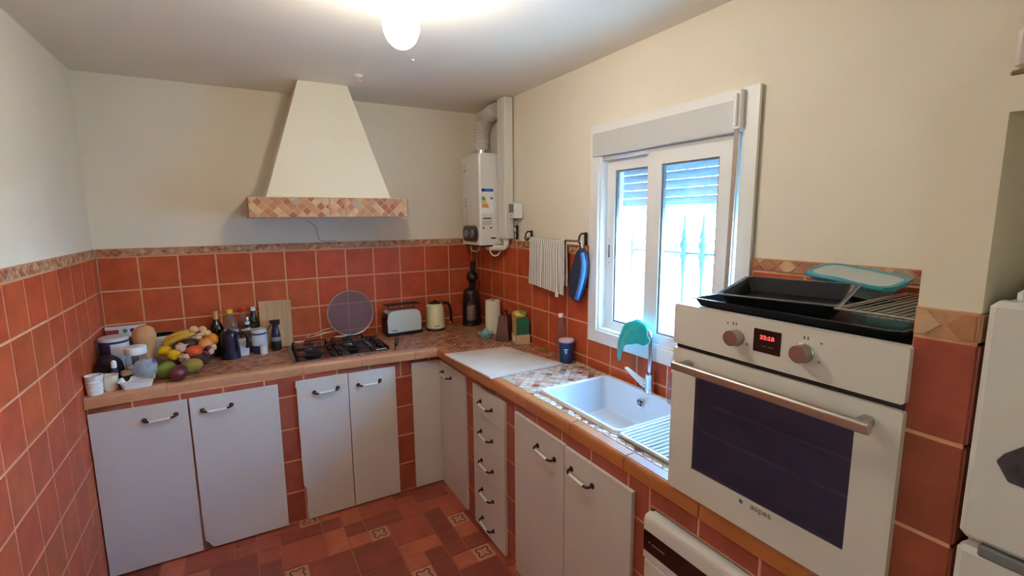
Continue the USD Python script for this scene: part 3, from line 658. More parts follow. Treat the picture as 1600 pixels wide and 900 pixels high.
# trays on the oven
def tray(w, d, h, fl, t=.0025, rim=.006):
    """open tin, w along y, d along x, flaring by fl, base at z = 0"""
    def rr(x, y, z, r): p = rpoly(-x/2, x/2, -y/2, y/2, r); return np.array([(q.x, q.y, z) for q in (p.exterior.interpolate(s, normalized=True) for s in np.linspace(0, 1, 65)[:-1])])
    L = [rr(d-2*fl, w-2*fl, 0, .012), rr(d, w, h, .014), rr(d+2*rim, w+2*rim, h, .016), rr(d+2*rim, w+2*rim, h+.002, .016), rr(d-2*t, w-2*t, h+.002, .013), rr(d-2*fl-2*t, w-2*fl-2*t, t, .010)]
    n = 64; v = np.vstack(L+[[(0, 0, 0)], [(0, 0, t)]]); f = []
    for i in range(5):
        for k in range(n): k2 = (k+1) % n; f += [(i*n+k, i*n+k2, (i+1)*n+k2), (i*n+k, (i+1)*n+k2, (i+1)*n+k)]
    for k in range(n): f += [((k+1) % n, k, 6*n), (5*n+k, 5*n+(k+1) % n, 6*n+1)]
    return trimesh.Trimesh(v, f, process=False)
mat('tray_rim', (120, 124, 138), .3, metallic=.6)
t1 = T('baking_tray', 'wide shallow black baking tray lying directly on top of the oven', 'baking tray', (2.10, -2.905, 1.586))
t1.part('tray', tray(.52, .42, .022, .012), 'black_enamel')
t1.part('side_lip', [cbox(-.05, .05, .255, .275, .020, .024, .001), cbox(-.05, .05, -.275, -.255, .020, .024, .001)], 'black_enamel')
t2 = T('roasting_tin', 'deep black roasting tin with a bright rim on top of the wide baking tray', 'roasting tin', M=trimesh.transformations.translation_matrix((2.04, -2.842, 1.604))@trimesh.transformations.euler_matrix(0, math.radians(-7), math.radians(15), 'sxyz'))
tt = mv(tray(.285, .225, .042, .016), (0, 0, .0)); t2.part('tin', tt, 'black_enamel')
t2.part('rim', mv(ext(rpoly(-.1205, .1205, -.1505, .1505, .017).difference(rpoly(-.1165, .1165, -.1465, .1465, .016)), .003, .0415)), 'tray_rim', 'thin bright rim')  # paler metallic ring along the tin edge
wr_ = T('wire_rack', 'chrome wire oven rack leaning on the trays next to the pier', 'wire rack', M=trimesh.transformations.translation_matrix((2.12, -3.098, 1.634))@trimesh.transformations.euler_matrix(math.radians(0), math.radians(0), math.radians(2), 'sxyz'))
wr_.part('frame', tube([(-.2, -.08, 0), (.2, -.08, 0), (.2, .08, 0), (-.2, .08, 0), (-.2, -.08, 0)], .003, 8), 'steel')
for k in range(9): wr_.part('wire', tube([(-.2, -.064+.016*k, .002), (.2, -.064+.016*k, .002)], .0015, 6), 'steel')
clear('dish_glass', (205, 225, 225), .03, .82, (150, 170, 172))
gd = T('glass_dish', 'clear glass oven dish standing between the black tin and the pier', 'glass dish', (2.13, -3.098, 1.5925), 0)
gd.part('dish', tray(.125, .34, .028, .018, .004, .008), 'dish_glass')
mat('milky_plastic', (226, 232, 228), .35, trans=.35, sss=.2); mat('cyan_plastic', (70, 176, 196), .3, trans=.3)
fc = T('food_container', 'milky plastic food box with a turquoise clip rim behind the roasting tin', 'food container', M=trimesh.transformations.translation_matrix((2.305, -2.885, 1.6255))@trimesh.transformations.euler_matrix(math.radians(7), math.radians(-9), math.radians(-4), 'sxyz'))
fc.part('box', [mv(tray(.21, .13, .040, .02, .003, .004), (0, 0, 0))], 'milky_plastic')
fc.part('lid', mv(ext(rpoly(-.070, .070, -.115, .115, .045), .008, .042)), 'milky_plastic')
fc.part('clip_rim', mv(ext(rpoly(-.076, .076, -.121, .121, .05).difference(rpoly(-.064, .064, -.109, .109, .04)), .012, .040)), 'cyan_plastic', 'turquoise rim')
fc.part('clip_arch', tube(bez([(-.065, -.105, .046), (-.085, -.06, .052), (-.088, .0, .056), (-.085, .06, .052), (-.065, .105, .046)], 20), .007, 8), 'cyan_plastic', 'turquoise arched clip')

# ================================================================ fridge, magnet, box
fr = T('fridge_freezer', 'tall white fridge freezer standing in the niche beside the tiled pier', 'fridge', w=(2.1, -3.64, 0))
FRX = 1.848
fr.part('body', cbox(FRX+.045, 2.42, -3.308, -3.9, .03, 1.695, .006), 'appliance_white')
fr.part('door', cbox(FRX, FRX+.044, -3.305, -3.903, 1.252, 1.700, .010), 'appliance_white', 'upper freezer door')
fr.part('door', cbox(FRX, FRX+.044, -3.305, -3.903, .06, 1.236, .010), 'appliance_white', 'tall lower fridge door')
fr.part('grip', cbox(FRX-.001, FRX+.02, -3.335, -3.42, 1.228, 1.250, .003), 'grey_plastic', 'grey recessed door grip')
fr.part('top_cover', cbox(FRX+.03, 2.41, -3.33, -3.88, 1.694, 1.722, .008), 'light_grey')
mat('magnet_dark', (72, 66, 70), .4, var=.4, scale=60)
mg = Polygon([(3.344, 1.420), (3.352, 1.436), (3.378, 1.463), (3.42, 1.47), (3.45, 1.44), (3.43, 1.405), (3.39, 1.386), (3.362, 1.389)]).buffer(-.005).buffer(.005)
m = ext(mg, .006, 0); m.apply_transform(at(F_RIGHT, x=FRX-.0002)); single('fridge_magnet', m, 'magnet_dark', 'dark grey rounded magnet stuck on the white fridge door', 'magnet')
bx = T('storage_box', 'pale plastic storage box standing on the plaster ledge above the fridge', 'storage box', w=(1.94, -3.40, 2.084))
mat('box_pale', (206, 190, 176), .35); mat('box_base', (128, 98, 76), .5)
bx.part('body', cbox(1.888, 2.05, -3.283, -3.52, 2.094, 2.165, .008), 'box_pale'); bx.part('base', cbox(1.887, 2.052, -3.281, -3.522, 2.0842, 2.094, .003), 'box_base', 'brown base'); bx.part('lid', cbox(1.886, 2.054, -3.286, -3.524, 2.165, 2.176, .004), 'box_pale')

# ================================================================ dishwasher
dw = T('dishwasher', 'white dishwasher with a dark control strip under the oven worktop', 'dishwasher', w=(2.1, -2.83, 0))
DX = 1.838
dw.part('cabinet', cbox(DX+.03, 2.40, -2.532, -3.128, .02, .842, .004), 'appliance_white')
dw.part('top', cbox(DX+.012, 2.40, -2.530, -3.130, .838, .856, .006), 'light_grey', 'grey worktop plate')
m = ext(Polygon([(DX, .700), (DX, .84), (DX+.006, .853), (DX+.02, .857), (DX+.03, .857), (DX+.03, .70)]), .600, 0); m.apply_transform(frame((0, -2.53, 0), (1, 0, 0), (0, 0, 1)));
dw.part('front_panel', m, 'white_enamel')
dw.part('control_strip', cbox(DX-.002, DX+.006, -2.531, -3.129, .728, .802, .001), 'black_gloss', 'dark glossy control strip')
dw.part('door', cbox(DX, DX+.03, -2.531, -3.129, .10, .696, .006), 'white_enamel')
dw.part('lettering', [mv(lathe([(0, 0), (.003, 0), (.003, .0006), (0, .0006)], 12), (DX-.002, -2.557, .766), ry=-90)]+[cbox(DX-.0027, DX-.002, -2.57-.008*k, -2.576-.008*k, .763, .769, .0002) for k in range(7)], 'grey_plastic', 'small worn lettering')
# ================================================================ boiler, duct, pipes
bo = T('water_heater', 'white wall-mounted gas water heater in the back corner with an energy label', 'water heater', w=(2.34, -.345, 1.655))
m = ext(rpoly(2.233, 2.437, -.50, -.19, .016), .640, 1.655); bo.part('casing', m, 'white_enamel')
bo.part('top_cap', ext(rpoly(2.243, 2.43, -.49, -.20, .016), .012, 2.294), 'white_enamel')
bo.part('underside', ext(rpoly(2.25, 2.43, -.485, -.205, .01), .012, 1.644), 'dark_iron')
FBO = at(F_RIGHT, x=2.2325)
m = ext(rpoly(.212, .478, 1.672, 1.800, .05, 10), .006, -.001); m.apply_transform(FBO); bo.part('dial_panel', m, 'brushed', 'silver surround')
m = ext(rpoly(.222, .468, 1.681, 1.791, .045, 10), .009, -.001); m.apply_transform(FBO); bo.part('dial_plate', m, 'black_gloss', 'glossy black control plate')
for y in (-.295, -.395): bo.part('dial', mv(lathe([(0, 0), (.030, 0), (.026, .014), (0, .016)], 24), (2.2245, y, 1.736), ry=-90), 'grey_plastic', 'round control dial')
mat('label_white', (240, 242, 240), .5); mat('label_blue', (60, 110, 190), .5); mat('label_navy', (30, 44, 110), .5); mat('print_dark', (60, 58, 60), .6)
mat('label_green', (70, 150, 70), .5); mat('label_yellow', (228, 208, 60), .5); mat('label_orange', (226, 140, 50), .5)
def side(x0, x1, z0, z1, mt, nm, lab=None, d=.0006): bo.part(nm, cbox(x0, x1, -.5004-d, -.499, z0, z1, .0001), mt, lab, smooth=False)
side(2.248, 2.345, 1.88, 2.06, 'label_white', 'energy_label', 'white energy rating sticker')
side(2.249, 2.344, 2.036, 2.058, 'label_blue', 'label_band', 'blue header band', .0010); side(2.250, 2.275, 2.038, 2.056, 'label_navy', 'label_flag', None, .0013)
for k, (c, wd) in enumerate((('label_green', .024), ('label_green', .03), ('label_yellow', .036), ('label_yellow', .042), ('label_orange', .048), ('label_orange', .054))): side(2.252, 2.252+wd, 2.0-.013*k-.011, 2.0-.013*k, c, 'rating_bar', None, .0010)
side(2.320, 2.338, 1.984, 1.996, 'print_dark', 'label_mark', None, .0010)
side(2.258, 2.325, 1.842, 1.852, 'print_dark', 'printed_line')
for k in range(4): side(2.252, 2.335-.012*(k % 2), 1.828-.009*k, 1.831-.009*k, 'print_grey', 'printed_line')
for x in (2.255, 2.315): side(x, x+.015, 1.775, 1.785, 'print_dark', 'printed_mark')
side(2.320, 2.362, 1.700, 1.710, 'print_dark', 'printed_line')
fm = []
for z0, n in ((2.19, 1), (1.985, 3), (1.93, 7)):
    for k in range(n): bo.part('front_print', cbox(2.2318, 2.2335, -.235-.03*(n == 7), -.29, z0-.022*k, z0-.022*k+.004, .0001), 'print_grey', smooth=False)
bo.part('emblem', mv(lathe([(.020, 0), (.024, 0), (.024, .001), (.020, .001)], 28), (2.2330, -.25, 2.215), ry=-90), 'print_grey', 'round outline emblem')
# pipes under the heater
mat('copper', (150, 92, 60), .35, metallic=.8); mat('pipe_white', (226, 222, 210), .4)
bo.part('gas_hose', tube(bez([(2.33, -.46, 1.648), (2.33, -.47, 1.60), (2.35, -.49, 1.575), (2.38, -.50, 1.585), (2.40, -.49, 1.62), (2.41, -.46, 1.648)], 30), .006, 8), 'light_grey', 'looped pale hose')
bo.part('water_pipe', tube(bez([(2.28, -.24, 1.648), (2.28, -.25, 1.61), (2.31, -.26, 1.595), (2.34, -.26, 1.61), (2.35, -.25, 1.648)], 24), .006, 8), 'light_grey')
bo.part('fitting', tube([(2.38, -.47, 1.646), (2.38, -.47, 1.61)], .012, 10), 'copper')
# flexible duct
mat('duct_grey', (206, 200, 190), .4)
P = bez([(2.345, -.32, 2.30), (2.345, -.32, 2.42), (2.35, -.325, 2.50), (2.375, -.345, 2.57), (2.40, -.40, 2.605), (2.405, -.47, 2.612)], 140)
rr_ = .056+.0025*np.sin(np.arange(len(P))*2*np.pi/4)
du = T('flue_duct', 'ribbed flexible flue duct rising from the water heater to the white boxing', 'duct', w=(2.345, -.32, 2.306))
du.part('hose', tube(P[1:], np.minimum(rr_[1:], W-.004-P[1:, 0]+.02), 24), 'duct_grey')
du.part('collar', lathe([(.058, 0), (.061, 0), (.061, .035), (.058, .035)], 32).apply_translation((2.345, -.32, 2.307)), 'chrome', 'shiny metal collar')
cd = T('pipe_boxing', 'tall white plastic pipe boxing between the water heater and the control box', 'pipe boxing', w=(2.41, -.575, 1.64))
cd.part('boxing', cbox(2.372, W-.002, -.515, -.625, 1.70, H-.004, .006), 'pipe_white'); cd.part('seam', cbox(2.3705, 2.374, -.568, -.572, 1.71, H-.01, .0005), 'light_grey')
cd.part('elbow', tube(bez([(2.405, -.575, 1.71), (2.405, -.575, 1.665), (2.40, -.565, 1.642), (2.385, -.545, 1.635), (2.36, -.50, 1.633), (2.33, -.42, 1.633)], 40), .020, 16), 'pipe_white', 'white pipe elbow running under the heater')
cd.part('collar', tube([(2.405, -.575, 1.70), (2.405, -.575, 1.678)], .024, 18), 'pipe_white')
th = T('control_box', 'small white wall control box with a grey front beside the pipe boxing', 'control box', w=(2.41, -.71, 1.845))
th.part('housing', cbox(2.373, W-.002, -.672, -.750, 1.846, 1.952, .005), 'white_plastic'); th.part('cover', cbox(2.3705, 2.375, -.678, -.738, 1.885, 1.944, .001), 'grey_plastic', 'grey cover')
th.part('button', cbox(2.3705, 2.375, -.70, -.712, 1.86, 1.872, .001), 'grey_plastic'); th.part('gland', tube([(2.41, -.71, 1.846), (2.41, -.71, 1.83)], .011, 10), 'grey_plastic')
kh = T('key_hooks', 'little cluster of dark metal hooks and keys on the wall below the control box', 'hooks', w=(2.43, -.69, 1.74))
kh.part('plate', cbox(2.433, W-.001, -.665, -.685, 1.70, 1.80, .002), 'dark_iron')
for z in (1.79, 1.75, 1.71): kh.part('hook', tube(bez([(2.436, -.675, z), (2.42, -.677, z-.006), (2.412, -.68, z-.001), (2.412, -.681, z+.008)], 12), .003, 6), 'dark_iron')
kh.part('key', hull([(2.414, -.68+a, 1.74+b) for a, b in ((-.012, 0), (.012, 0), (-.004, -.04), (.004, -.04))]+[(2.417, -.68, 1.73)]), 'steel')

# ================================================================ towel rail and what hangs on it
trl = T('towel_rail', 'old metal towel rail on two curled brackets left of the window', 'towel rail', w=(2.40, -1.15, 1.71))
trl.part('rail', tube([(2.392, -.850, 1.716), (2.392, -1.452, 1.716)], .006, 12), 'steel')
for y in (-.862, -1.44):
    trl.part('bracket', [cbox(2.436, W-.001, y-.012, y+.012, 1.69, 1.765, .003)], 'old_brass')
    trl.part('bracket_arm', tube(bez([(2.438, y, 1.755), (2.41, y, 1.758), (2.395, y, 1.74), (2.392, y, 1.716), (2.40, y, 1.70), (2.415, y, 1.705)], 20), .005, 8), 'old_brass')
usdkit.material(stage, '/World/Looks/towel', {"tc": ("texture_coordinate", {}), "sp": ("separate_xyz", {}), "m": ("math", {"math_type": "multiply", "value2": 46.0}), "f": ("math", {"math_type": "fraction"}),
    "r": ("rgb_ramp", {"ramp": [(0, lin((86, 88, 92))), (.16, lin((86, 88, 92))), (.20, lin((226, 220, 206))), (.95, lin((226, 220, 206))), (1, lin((86, 88, 92)))]}),
    "n": ("noise_texture", {"scale": 500.0}), "b": ("bump", {"strength": .4, "distance": .002}), "p": ("principled_bsdf", {"roughness": .95, "sheen_weight": .3})},
    [("tc.object", "sp.vector"), ("sp.y", "m.value1"), ("m.value", "f.value1"), ("f.value", "r.fac"), ("r.color", "p.base_color"), ("tc.object", "n.vector"), ("n.fac", "b.height"), ("b.normal", "p.normal")], surface="p.BSDF")
MAT['towel'] = UsdShade.Material.Get(stage, '/World/Looks/towel')
def towel_sheet(y0, y1, front, back, amp):
    nu, nv = 40, 34; v = []
    for i in range(nu):
        q = i/(nu-1); y = y0+(y1-y0)*q
        for j in range(nv):
            s = j/(nv-1)*(front(q)+back(q)+.03)-front(q)-.015; wob = amp*math.sin(q*13+.6)+amp*.6*math.sin(q*29+1)
            if s < -.012: x, z = 2.392-.0095-abs(wob)*min(1, (-s)/.1)-.004*q, 1.716+s+.012
            elif s > .012: x, z = 2.392+.0095+abs(wob)*min(1, s/.1), 1.716-s+.012
            else: a = s/.012*math.pi/2; x, z = 2.392+.0095*math.sin(a), 1.716+.0095*math.cos(a)
            v.append((x, y+.006*math.sin(7*q+(s*14)), z))
    f = [(i*nv+j, (i+1)*nv+j, (i+1)*nv+j+1, i*nv+j+1) for i in range(nu-1) for j in range(nv-1)]
    return shell(np.array(v), f, .0028)
tw = T('tea_towel', 'white tea towel with thin dark stripes hanging from the towel rail', 'towel', (0, 0, 0))
tw.part('cloth', towel_sheet(-.930, -1.318, lambda q: .292+.030*q, lambda q: .27, .005), 'towel', smooth=60)
tw.part('care_label', cbox(2.372, 2.3745, -1.235, -1.268, 1.372, 1.402, .0005), 'label_white', 'white care label')
mat('mitt_navy', (44, 54, 82), .9, var=.15, scale=40, bump=.3, bscale=200); mat('mitt_blue', (74, 120, 186), .85, var=.15, scale=40, bump=.3, bscale=200)
mi = T('oven_mitt', 'dark navy oven mitt with lighter blue edge hanging from the towel rail end', 'oven mitt', (2.398, -1.455, 1.70))
out = Polygon([(.01, -.02), (.035, -.03), (.055, -.08), (.050, -.16), (.020, -.26), (-.005, -.325), (-.05, -.335), (-.095, -.32), (-.098, -.25), (-.075, -.15), (-.04, -.06), (-.015, -.02)])
out = affinity.scale(out, -1, 1, origin=(0, 0)).buffer(-.012).buffer(.012); L_ = []
ps = [out.exterior.interpolate(t, normalized=True) for t in np.linspace(0, 1, 73)[:-1]]; base = np.array([(p.x, p.y) for p in ps]); cen = base.mean(0); v = []; f = []
prof = [(-.02, .6), (-.018, .9), (0, 1.0), (.018, .9), (.02, .6)]
for dx, s_ in prof: v += [(dx, (cen[0]+(b[0]-cen[0])*s_), cen[1]+(b[1]-cen[1])*s_) for b in base]
n = 72
for i in range(4):
    for k in range(n): k2 = (k+1) % n; f += [(i*n+k, i*n+k2, (i+1)*n+k2), (i*n+k, (i+1)*n+k2, (i+1)*n+k)]
v += [(-.0205, cen[0], cen[1]), (.0205, cen[0], cen[1])]
for k in range(n): f += [(5*n, (k+1) % n, k), (5*n+1, 4*n+k, 4*n+(k+1) % n)]
mt_ = trimesh.Trimesh(v, f, process=False); mt_.fix_normals(); mi.part('mitt', mt_, 'mitt_navy')
mi.part('edge_panel', tube(bez([(-.010, -.022, -.05), (-.016, -.040, -.10), (-.018, -.036, -.17), (-.018, -.010, -.25), (-.014, .020, -.315)], 24), [.010]*3+[.017]*18+[.012]*3 if False else .014, 10), 'mitt_blue', 'lighter blue padded edge')
mi.part('loop', tube(bez([(0, -.01, -.03), (-.004, -.004, 0), (-.002, .002, .022), (.004, .0, .0), (.004, -.008, -.03)], 20), .0025, 6), 'label_white', 'white hanging loop')

# ================================================================ hob
hb_ = T('gas_hob', 'black four-burner gas hob set into the back worktop below the hood', 'hob', w=(1.252, -.31, .988))
hb_.part('plate', ext(rpoly(.955, 1.549, -.525, -.105, .012), .010, .9905), 'black_gloss')
hb_.part('trim', ext(rpoly(.952, 1.552, -.528, -.102, .014).difference(rpoly(.957, 1.547, -.523, -.107, .012)), .007, .9905), 'steel', 'bright metal edge trim')
hb_.part('well', cbox(.99, 1.525, -.485, -.105, .955, .990, .003), 'dark_iron')
for k, (x, y, r) in enumerate(((1.08, -.22, .038), (1.08, -.42, .046), (1.33, -.22, .046), (1.33, -.42, .030))):
    hb_.part('burner', lathe([(0, 0), (r+.012, 0), (r+.012, .006), (r, .009), (r, .018), (r*.7, .022), (0, .022)], 28).apply_translation((x, y, 1.0)), 'steel' if k in (0, 2) else 'dark_iron')
    hb_.part('burner_cap', lathe([(0, .022), (r*.8, .022), (r*.78, .028), (0, .030)], 24).apply_translation((x, y, 1.0)), 'dark_iron')
for x0 in (.985, 1.235):
    fr_ = []
    for y in (-.50, -.32, -.135): hb_.part('grate_bar', cbox(x0, x0+.215, y-.005, y+.005, 1.020, 1.028, .002), 'dark_iron')
    for x in (x0+.003, x0+.107, x0+.212): hb_.part('grate_bar', cbox(x-.005, x+.005, -.505, -.13, 1.020, 1.028, .002), 'dark_iron')
    for x in (x0+.003, x0+.212):
        for y in (-.50, -.135): hb_.part('grate_foot', cbox(x-.005, x+.005, y-.005, y+.005, 1.0, 1.022, .001), 'dark_iron')
for k in range(4): hb_.part('knob', lathe([(0, 0), (.02, 0), (.018, .018), (0, .020)], 20).apply_translation((1.505, -.46+.085*k, 1.0)), 'black_plastic')
hb_.part('badge', cbox(1.455, 1.525, -.515, -.497, 1.0, 1.0012, .0003), 'light_grey', 'pale badge plate')
mat('spoon_pale', (214, 186, 148), .5)
for x, y, l_, nm, lab in ((1.03, -.165, .06, 'spoon_rest', 'pale ceramic spoon rest at the left back of the hob'), (1.30, -.15, .085, 'ceramic_dish', 'oval beige ceramic dish at the middle back of the hob')):
    o = T(nm, lab, 'dish', (x, y, 1.0275)); o.part('dish', lathe([(0, 0), (.02, 0), (.028, .008), (.026, .009), (.018, .003), (0, .003)], 24, l_/.05, .8), 'spoon_pale')
gl = T('gas_lighter', 'black gas lighter lying on the worktop at the right end of the hob', 'gas lighter', (1.625, -.40, .993), 70)
gl.part('body', tube([(-.09, 0, .014), (-.03, 0, .016), (.04, .002, .018), (.06, .002, .018)], [.010, .014, .017, .012], 12), 'black_plastic'); gl.part('nozzle', tube([(-.2, 0, .013), (-.09, 0, .014)], .0045, 8), 'dark_iron'); gl.part('trigger', cbox(-.03, 0, -.005, .005, 0, .012, .002), 'black_plastic')

# splatter screen leaning on the wall
mat('mesh_rim', (196, 190, 186), .3, metallic=.8)
clear('mesh_grey', (206, 190, 196), .4, .72, (150, 126, 126))
Mx = np.eye(4); zc = np.array([0, -math.cos(.16), math.sin(.16)]); Mx[:3, 0] = (1, 0, 0); Mx[:3, 1] = np.cross(zc, (1, 0, 0)); Mx[:3, 2] = zc; Mx[:3, 3] = (1.395, -.055, 1.176)
ss = T('splatter_screen', 'round fine-mesh splatter screen with a wire handle leaning on the wall behind the hob', 'splatter screen', M=Mx)
t = np.linspace(0, 2*np.pi, 65); ss.part('rim', tube(np.c_[.160*np.cos(t), .160*np.sin(t), 0*t], .0042, 8, False), 'mesh_rim')
ss.part('mesh', lathe([(0, 0), (.159, 0)], 48), 'mesh_grey', 'grey see-through mesh')
for s in (-1, 1): ss.part('handle_wire', tube(bez([(-.125, -.10+s*.012, 0), (-.2, -.115+s*.012, .004), (-.28, -.132+s*.009, .006), (-.315, -.138, .006)], 20), .0028, 8), 'steel', 'grey wire handle')
# ================================================================ things on the worktop
mat('board_wood', (198, 156, 112), .55, var=.16, scale=5, stretch=(16, 16, 1.0))
Mb = trimesh.transformations.translation_matrix((.903, -.052, .9925))@trimesh.transformations.rotation_matrix(math.radians(-8), (1, 0, 0))@trimesh.transformations.rotation_matrix(math.radians(1.0), (0, 1, 0))
o = T('cutting_board', 'pale wooden cutting board leaning upright on the tiles left of the hob', 'cutting board', M=Mb)
m = ext(rpoly(-.098, .098, 0, .318, .006), .016, -.008); m.apply_transform(frame((0, 0, 0), (1, 0, 0), (0, 0, 1))); o.part('board', m, 'board_wood')

# toaster
mat('toaster_cream', (206, 214, 206), .25, coat=.5)
o = T('toaster', 'pale retro two-slot toaster on a black base with a wire rack on top', 'toaster', (1.752, -.115, .990), 2)
def slab_y(poly, y0, y1):
    m = ext(poly, y1-y0, 0); m.apply_transform(frame((0, y1, 0), (1, 0, 0), (0, 0, 1))); return m
side_ = Polygon([(-.128, .028), (.128, .028), (.130, .12), (.122, .165), (.10, .185), (.06, .190), (-.06, .190), (-.10, .185), (-.122, .165), (-.130, .12)]).buffer(-.012).buffer(.012)
o.part('shell', slab_y(side_, -.068, .068), 'toaster_cream', smooth=40)
o.part('base', cbox(-.135, .135, -.072, .072, .004, .030, .006), 'black_plastic', 'black base')
for s in (-1, 1): o.part('end_cap', slab_y(side_.buffer(.004).intersection(sbox(s*.122, .02, s*.2, .2)), -.066, .066), 'black_plastic', 'black end panel')
o.part('lever', cbox(-.152, -.130, -.012, .012, .12, .135, .003), 'black_plastic')
o.part('top_plate', cbox(-.105, .105, -.045, .045, .188, .193, .002), 'steel')
for y in (-.02, .02): o.part('slot', cbox(-.09, .09, y-.01, y+.01, .190, .1935, .001), 'dark_iron')
for y in (-.045, -.022, 0, .022, .045): o.part('rack_wire', tube([(-.115, y, .228), (.115, y, .228)], .0025, 6), 'dark_iron')
for x in (-.118, .118): o.part('rack_end', tube([(x, -.055, .228), (x, .055, .228)], .006, 8), 'black_plastic'); o.part('rack_leg', tube([(x*.8, 0, .192), (x*.9, 0, .228)], .003, 6), 'dark_iron')
o.part('badge', cbox(-.10, -.06, -.0690, -.0675, .040, .048, .0003), 'grey_plastic')
# kettle
mat('kettle_cream', (236, 228, 182), .22, coat=.5)
o = T('electric_kettle', 'cream electric kettle with a black handle next to the toaster', 'kettle', (2.020, -.115, .990))
o.part('body', lathe([(0, .018), (.073, .018), (.075, .03), (.074, .08), (.070, .14), (.063, .185), (.055, .202), (.05, .206), (0, .206)], 40), 'kettle_cream')
o.part('base', lathe([(0, 0), (.074, 0), (.076, .008), (.072, .017), (0, .018)], 40), 'black_plastic', 'black power base')
o.part('lid', lathe([(0, .206), (.048, .206), (.046, .214), (.03, .220), (.012, .222), (.012, .231), (0, .232)], 30), 'black_plastic', 'black lid')
o.part('handle', tube(bez([(.055, -.01, .198), (.085, -.012, .205), (.112, -.015, .185), (.122, -.018, .13), (.124, -.018, .07), (.118, -.018, .055)], 30), .011, 12), 'black_plastic', 'black handle')
o.part('spout', hull([(-.060, -.012, .185), (-.060, .012, .185), (-.078, 0, .198), (-.05, -.016, .150), (-.05, .016, .150), (-.05, 0, .2)]), 'kettle_cream')
o.part('badge', mv(cbox(-.018, .018, -.0755, -.0735, .036, .043, .0003), rz=-12), 'grey_plastic')
# juicer
o = T('slow_juicer', 'tall black and steel slow juicer in the corner under the water heater', 'juicer', (2.335, -.105, .990))
o.part('base', lathe([(0, 0), (.076, 0), (.078, .012), (.074, .02), (.072, .19), (.066, .205), (0, .206)], 36), 'black_plastic')
t = np.linspace(math.radians(215), math.radians(275), 14); pr = [(.0735*math.cos(a), .0735*math.sin(a)) for a in t]+[(.070*math.cos(a), .070*math.sin(a)) for a in t[::-1]]
o.part('steel_panel', ext(Polygon(pr), .15, .022), 'steel', 'brushed steel front panel', smooth=60)
o.part('drum', lathe([(0, .205), (.066, .205), (.070, .215), (.068, .26), (.058, .285), (.03, .30), (0, .30)], 32), 'black_gloss')
o.part('juice_spout', tube([(-.04, -.05, .19), (-.055, -.075, .185), (-.055, -.08, .168)], .013, 10), 'black_plastic')
o.part('chute', tube([(.01, -.01, .29), (.012, -.01, .34), (.014, -.01, .43)], .028, 18), 'black_plastic')
o.part('knob_ball', ball(.048, .048, .048, (.0, -.03, .395), 3), 'black_gloss', 'round glossy black feeder'); o.part('pusher', tube([(.016, -.01, .43), (.018, -.01, .52)], .021, 16), 'black_plastic'); o.part('ring', lathe([(.029, 0), (.034, 0), (.034, .01), (.029, .01)], 20).apply_translation((.014, -.01, .43)), 'steel')
# paper towel
mat('paper', (240, 236, 214), .9, bump=.3, bscale=180); mat('card', (150, 120, 90), .9)
o = T('paper_towel_roll', 'standing white paper towel roll in the corner by the juicer', 'paper towel', (2.352, -.452, .990))
o.part('roll', lathe([(.02, 0), (.056, 0), (.057, .004), (.057, .244), (.055, .248), (.02, .248)], 40), 'paper'); o.part('core', lathe([(.017, .002), (.0205, .002), (.0205, .247), (.017, .247)], 24), 'card')
# squeezer
mat('mint', (150, 190, 186), .4)
o = T('citrus_squeezer', 'small mint-green citrus squeezer bowl in front of the paper roll', 'citrus squeezer', (2.230, -.570, .990))
o.part('bowl', lathe([(0, 0), (.040, 0), (.046, .008), (.056, .034), (.058, .040), (.054, .040), (.044, .012), (0, .010)], 36), 'mint')
tt = np.linspace(0, 2*np.pi, 49)[:-1]; v = []
for r0, z in ((.030, .012), (.029, .03), (.022, .05), (.010, .066), (.001, .070)): v += [(r0*(1+.16*math.cos(8*a))*math.cos(a), r0*(1+.16*math.cos(8*a))*math.sin(a), z) for a in tt]
f = [q for i in range(4) for k in range(48) for q in ((i*48+k, i*48+(k+1) % 48, (i+1)*48+(k+1) % 48), (i*48+k, (i+1)*48+(k+1) % 48, (i+1)*48+k))]
o.part('cone', trimesh.Trimesh(v, f, process=False), 'mint', 'ribbed reamer cone'); o.part('spout', hull([(-.05, -.012, .036), (-.05, .012, .036), (-.068, 0, .041), (-.05, 0, .026)]), 'mint')
# grater
o = T('box_grater', 'shiny steel box grater standing beside the paper roll', 'grater', (2.325, -.690, .990), 40)
v = [(x*s, y*s2, z) for z, s, s2 in ((0, .066, .050), (.180, .042, .030)) for x, y in ((-1, -1), (1, -1), (1, 1), (-1, 1))]
gm = hull(v); o.part('body', gm, 'grater_steel', smooth=False)
for k in range(6):
    for j in range(3): o.part('tooth', ball(.0045, .002, .003, (-.02+.02*j, -.0495+.020*(.03+.022*k)/.18-.0005, .03+.022*k), 1), 'steel')
o.part('handle', tube(bez([(-.036, 0, .177), (-.034, 0, .203), (0, 0, .212), (.034, 0, .203), (.036, 0, .177)], 20), .005, 8), 'black_plastic', 'dark handle')
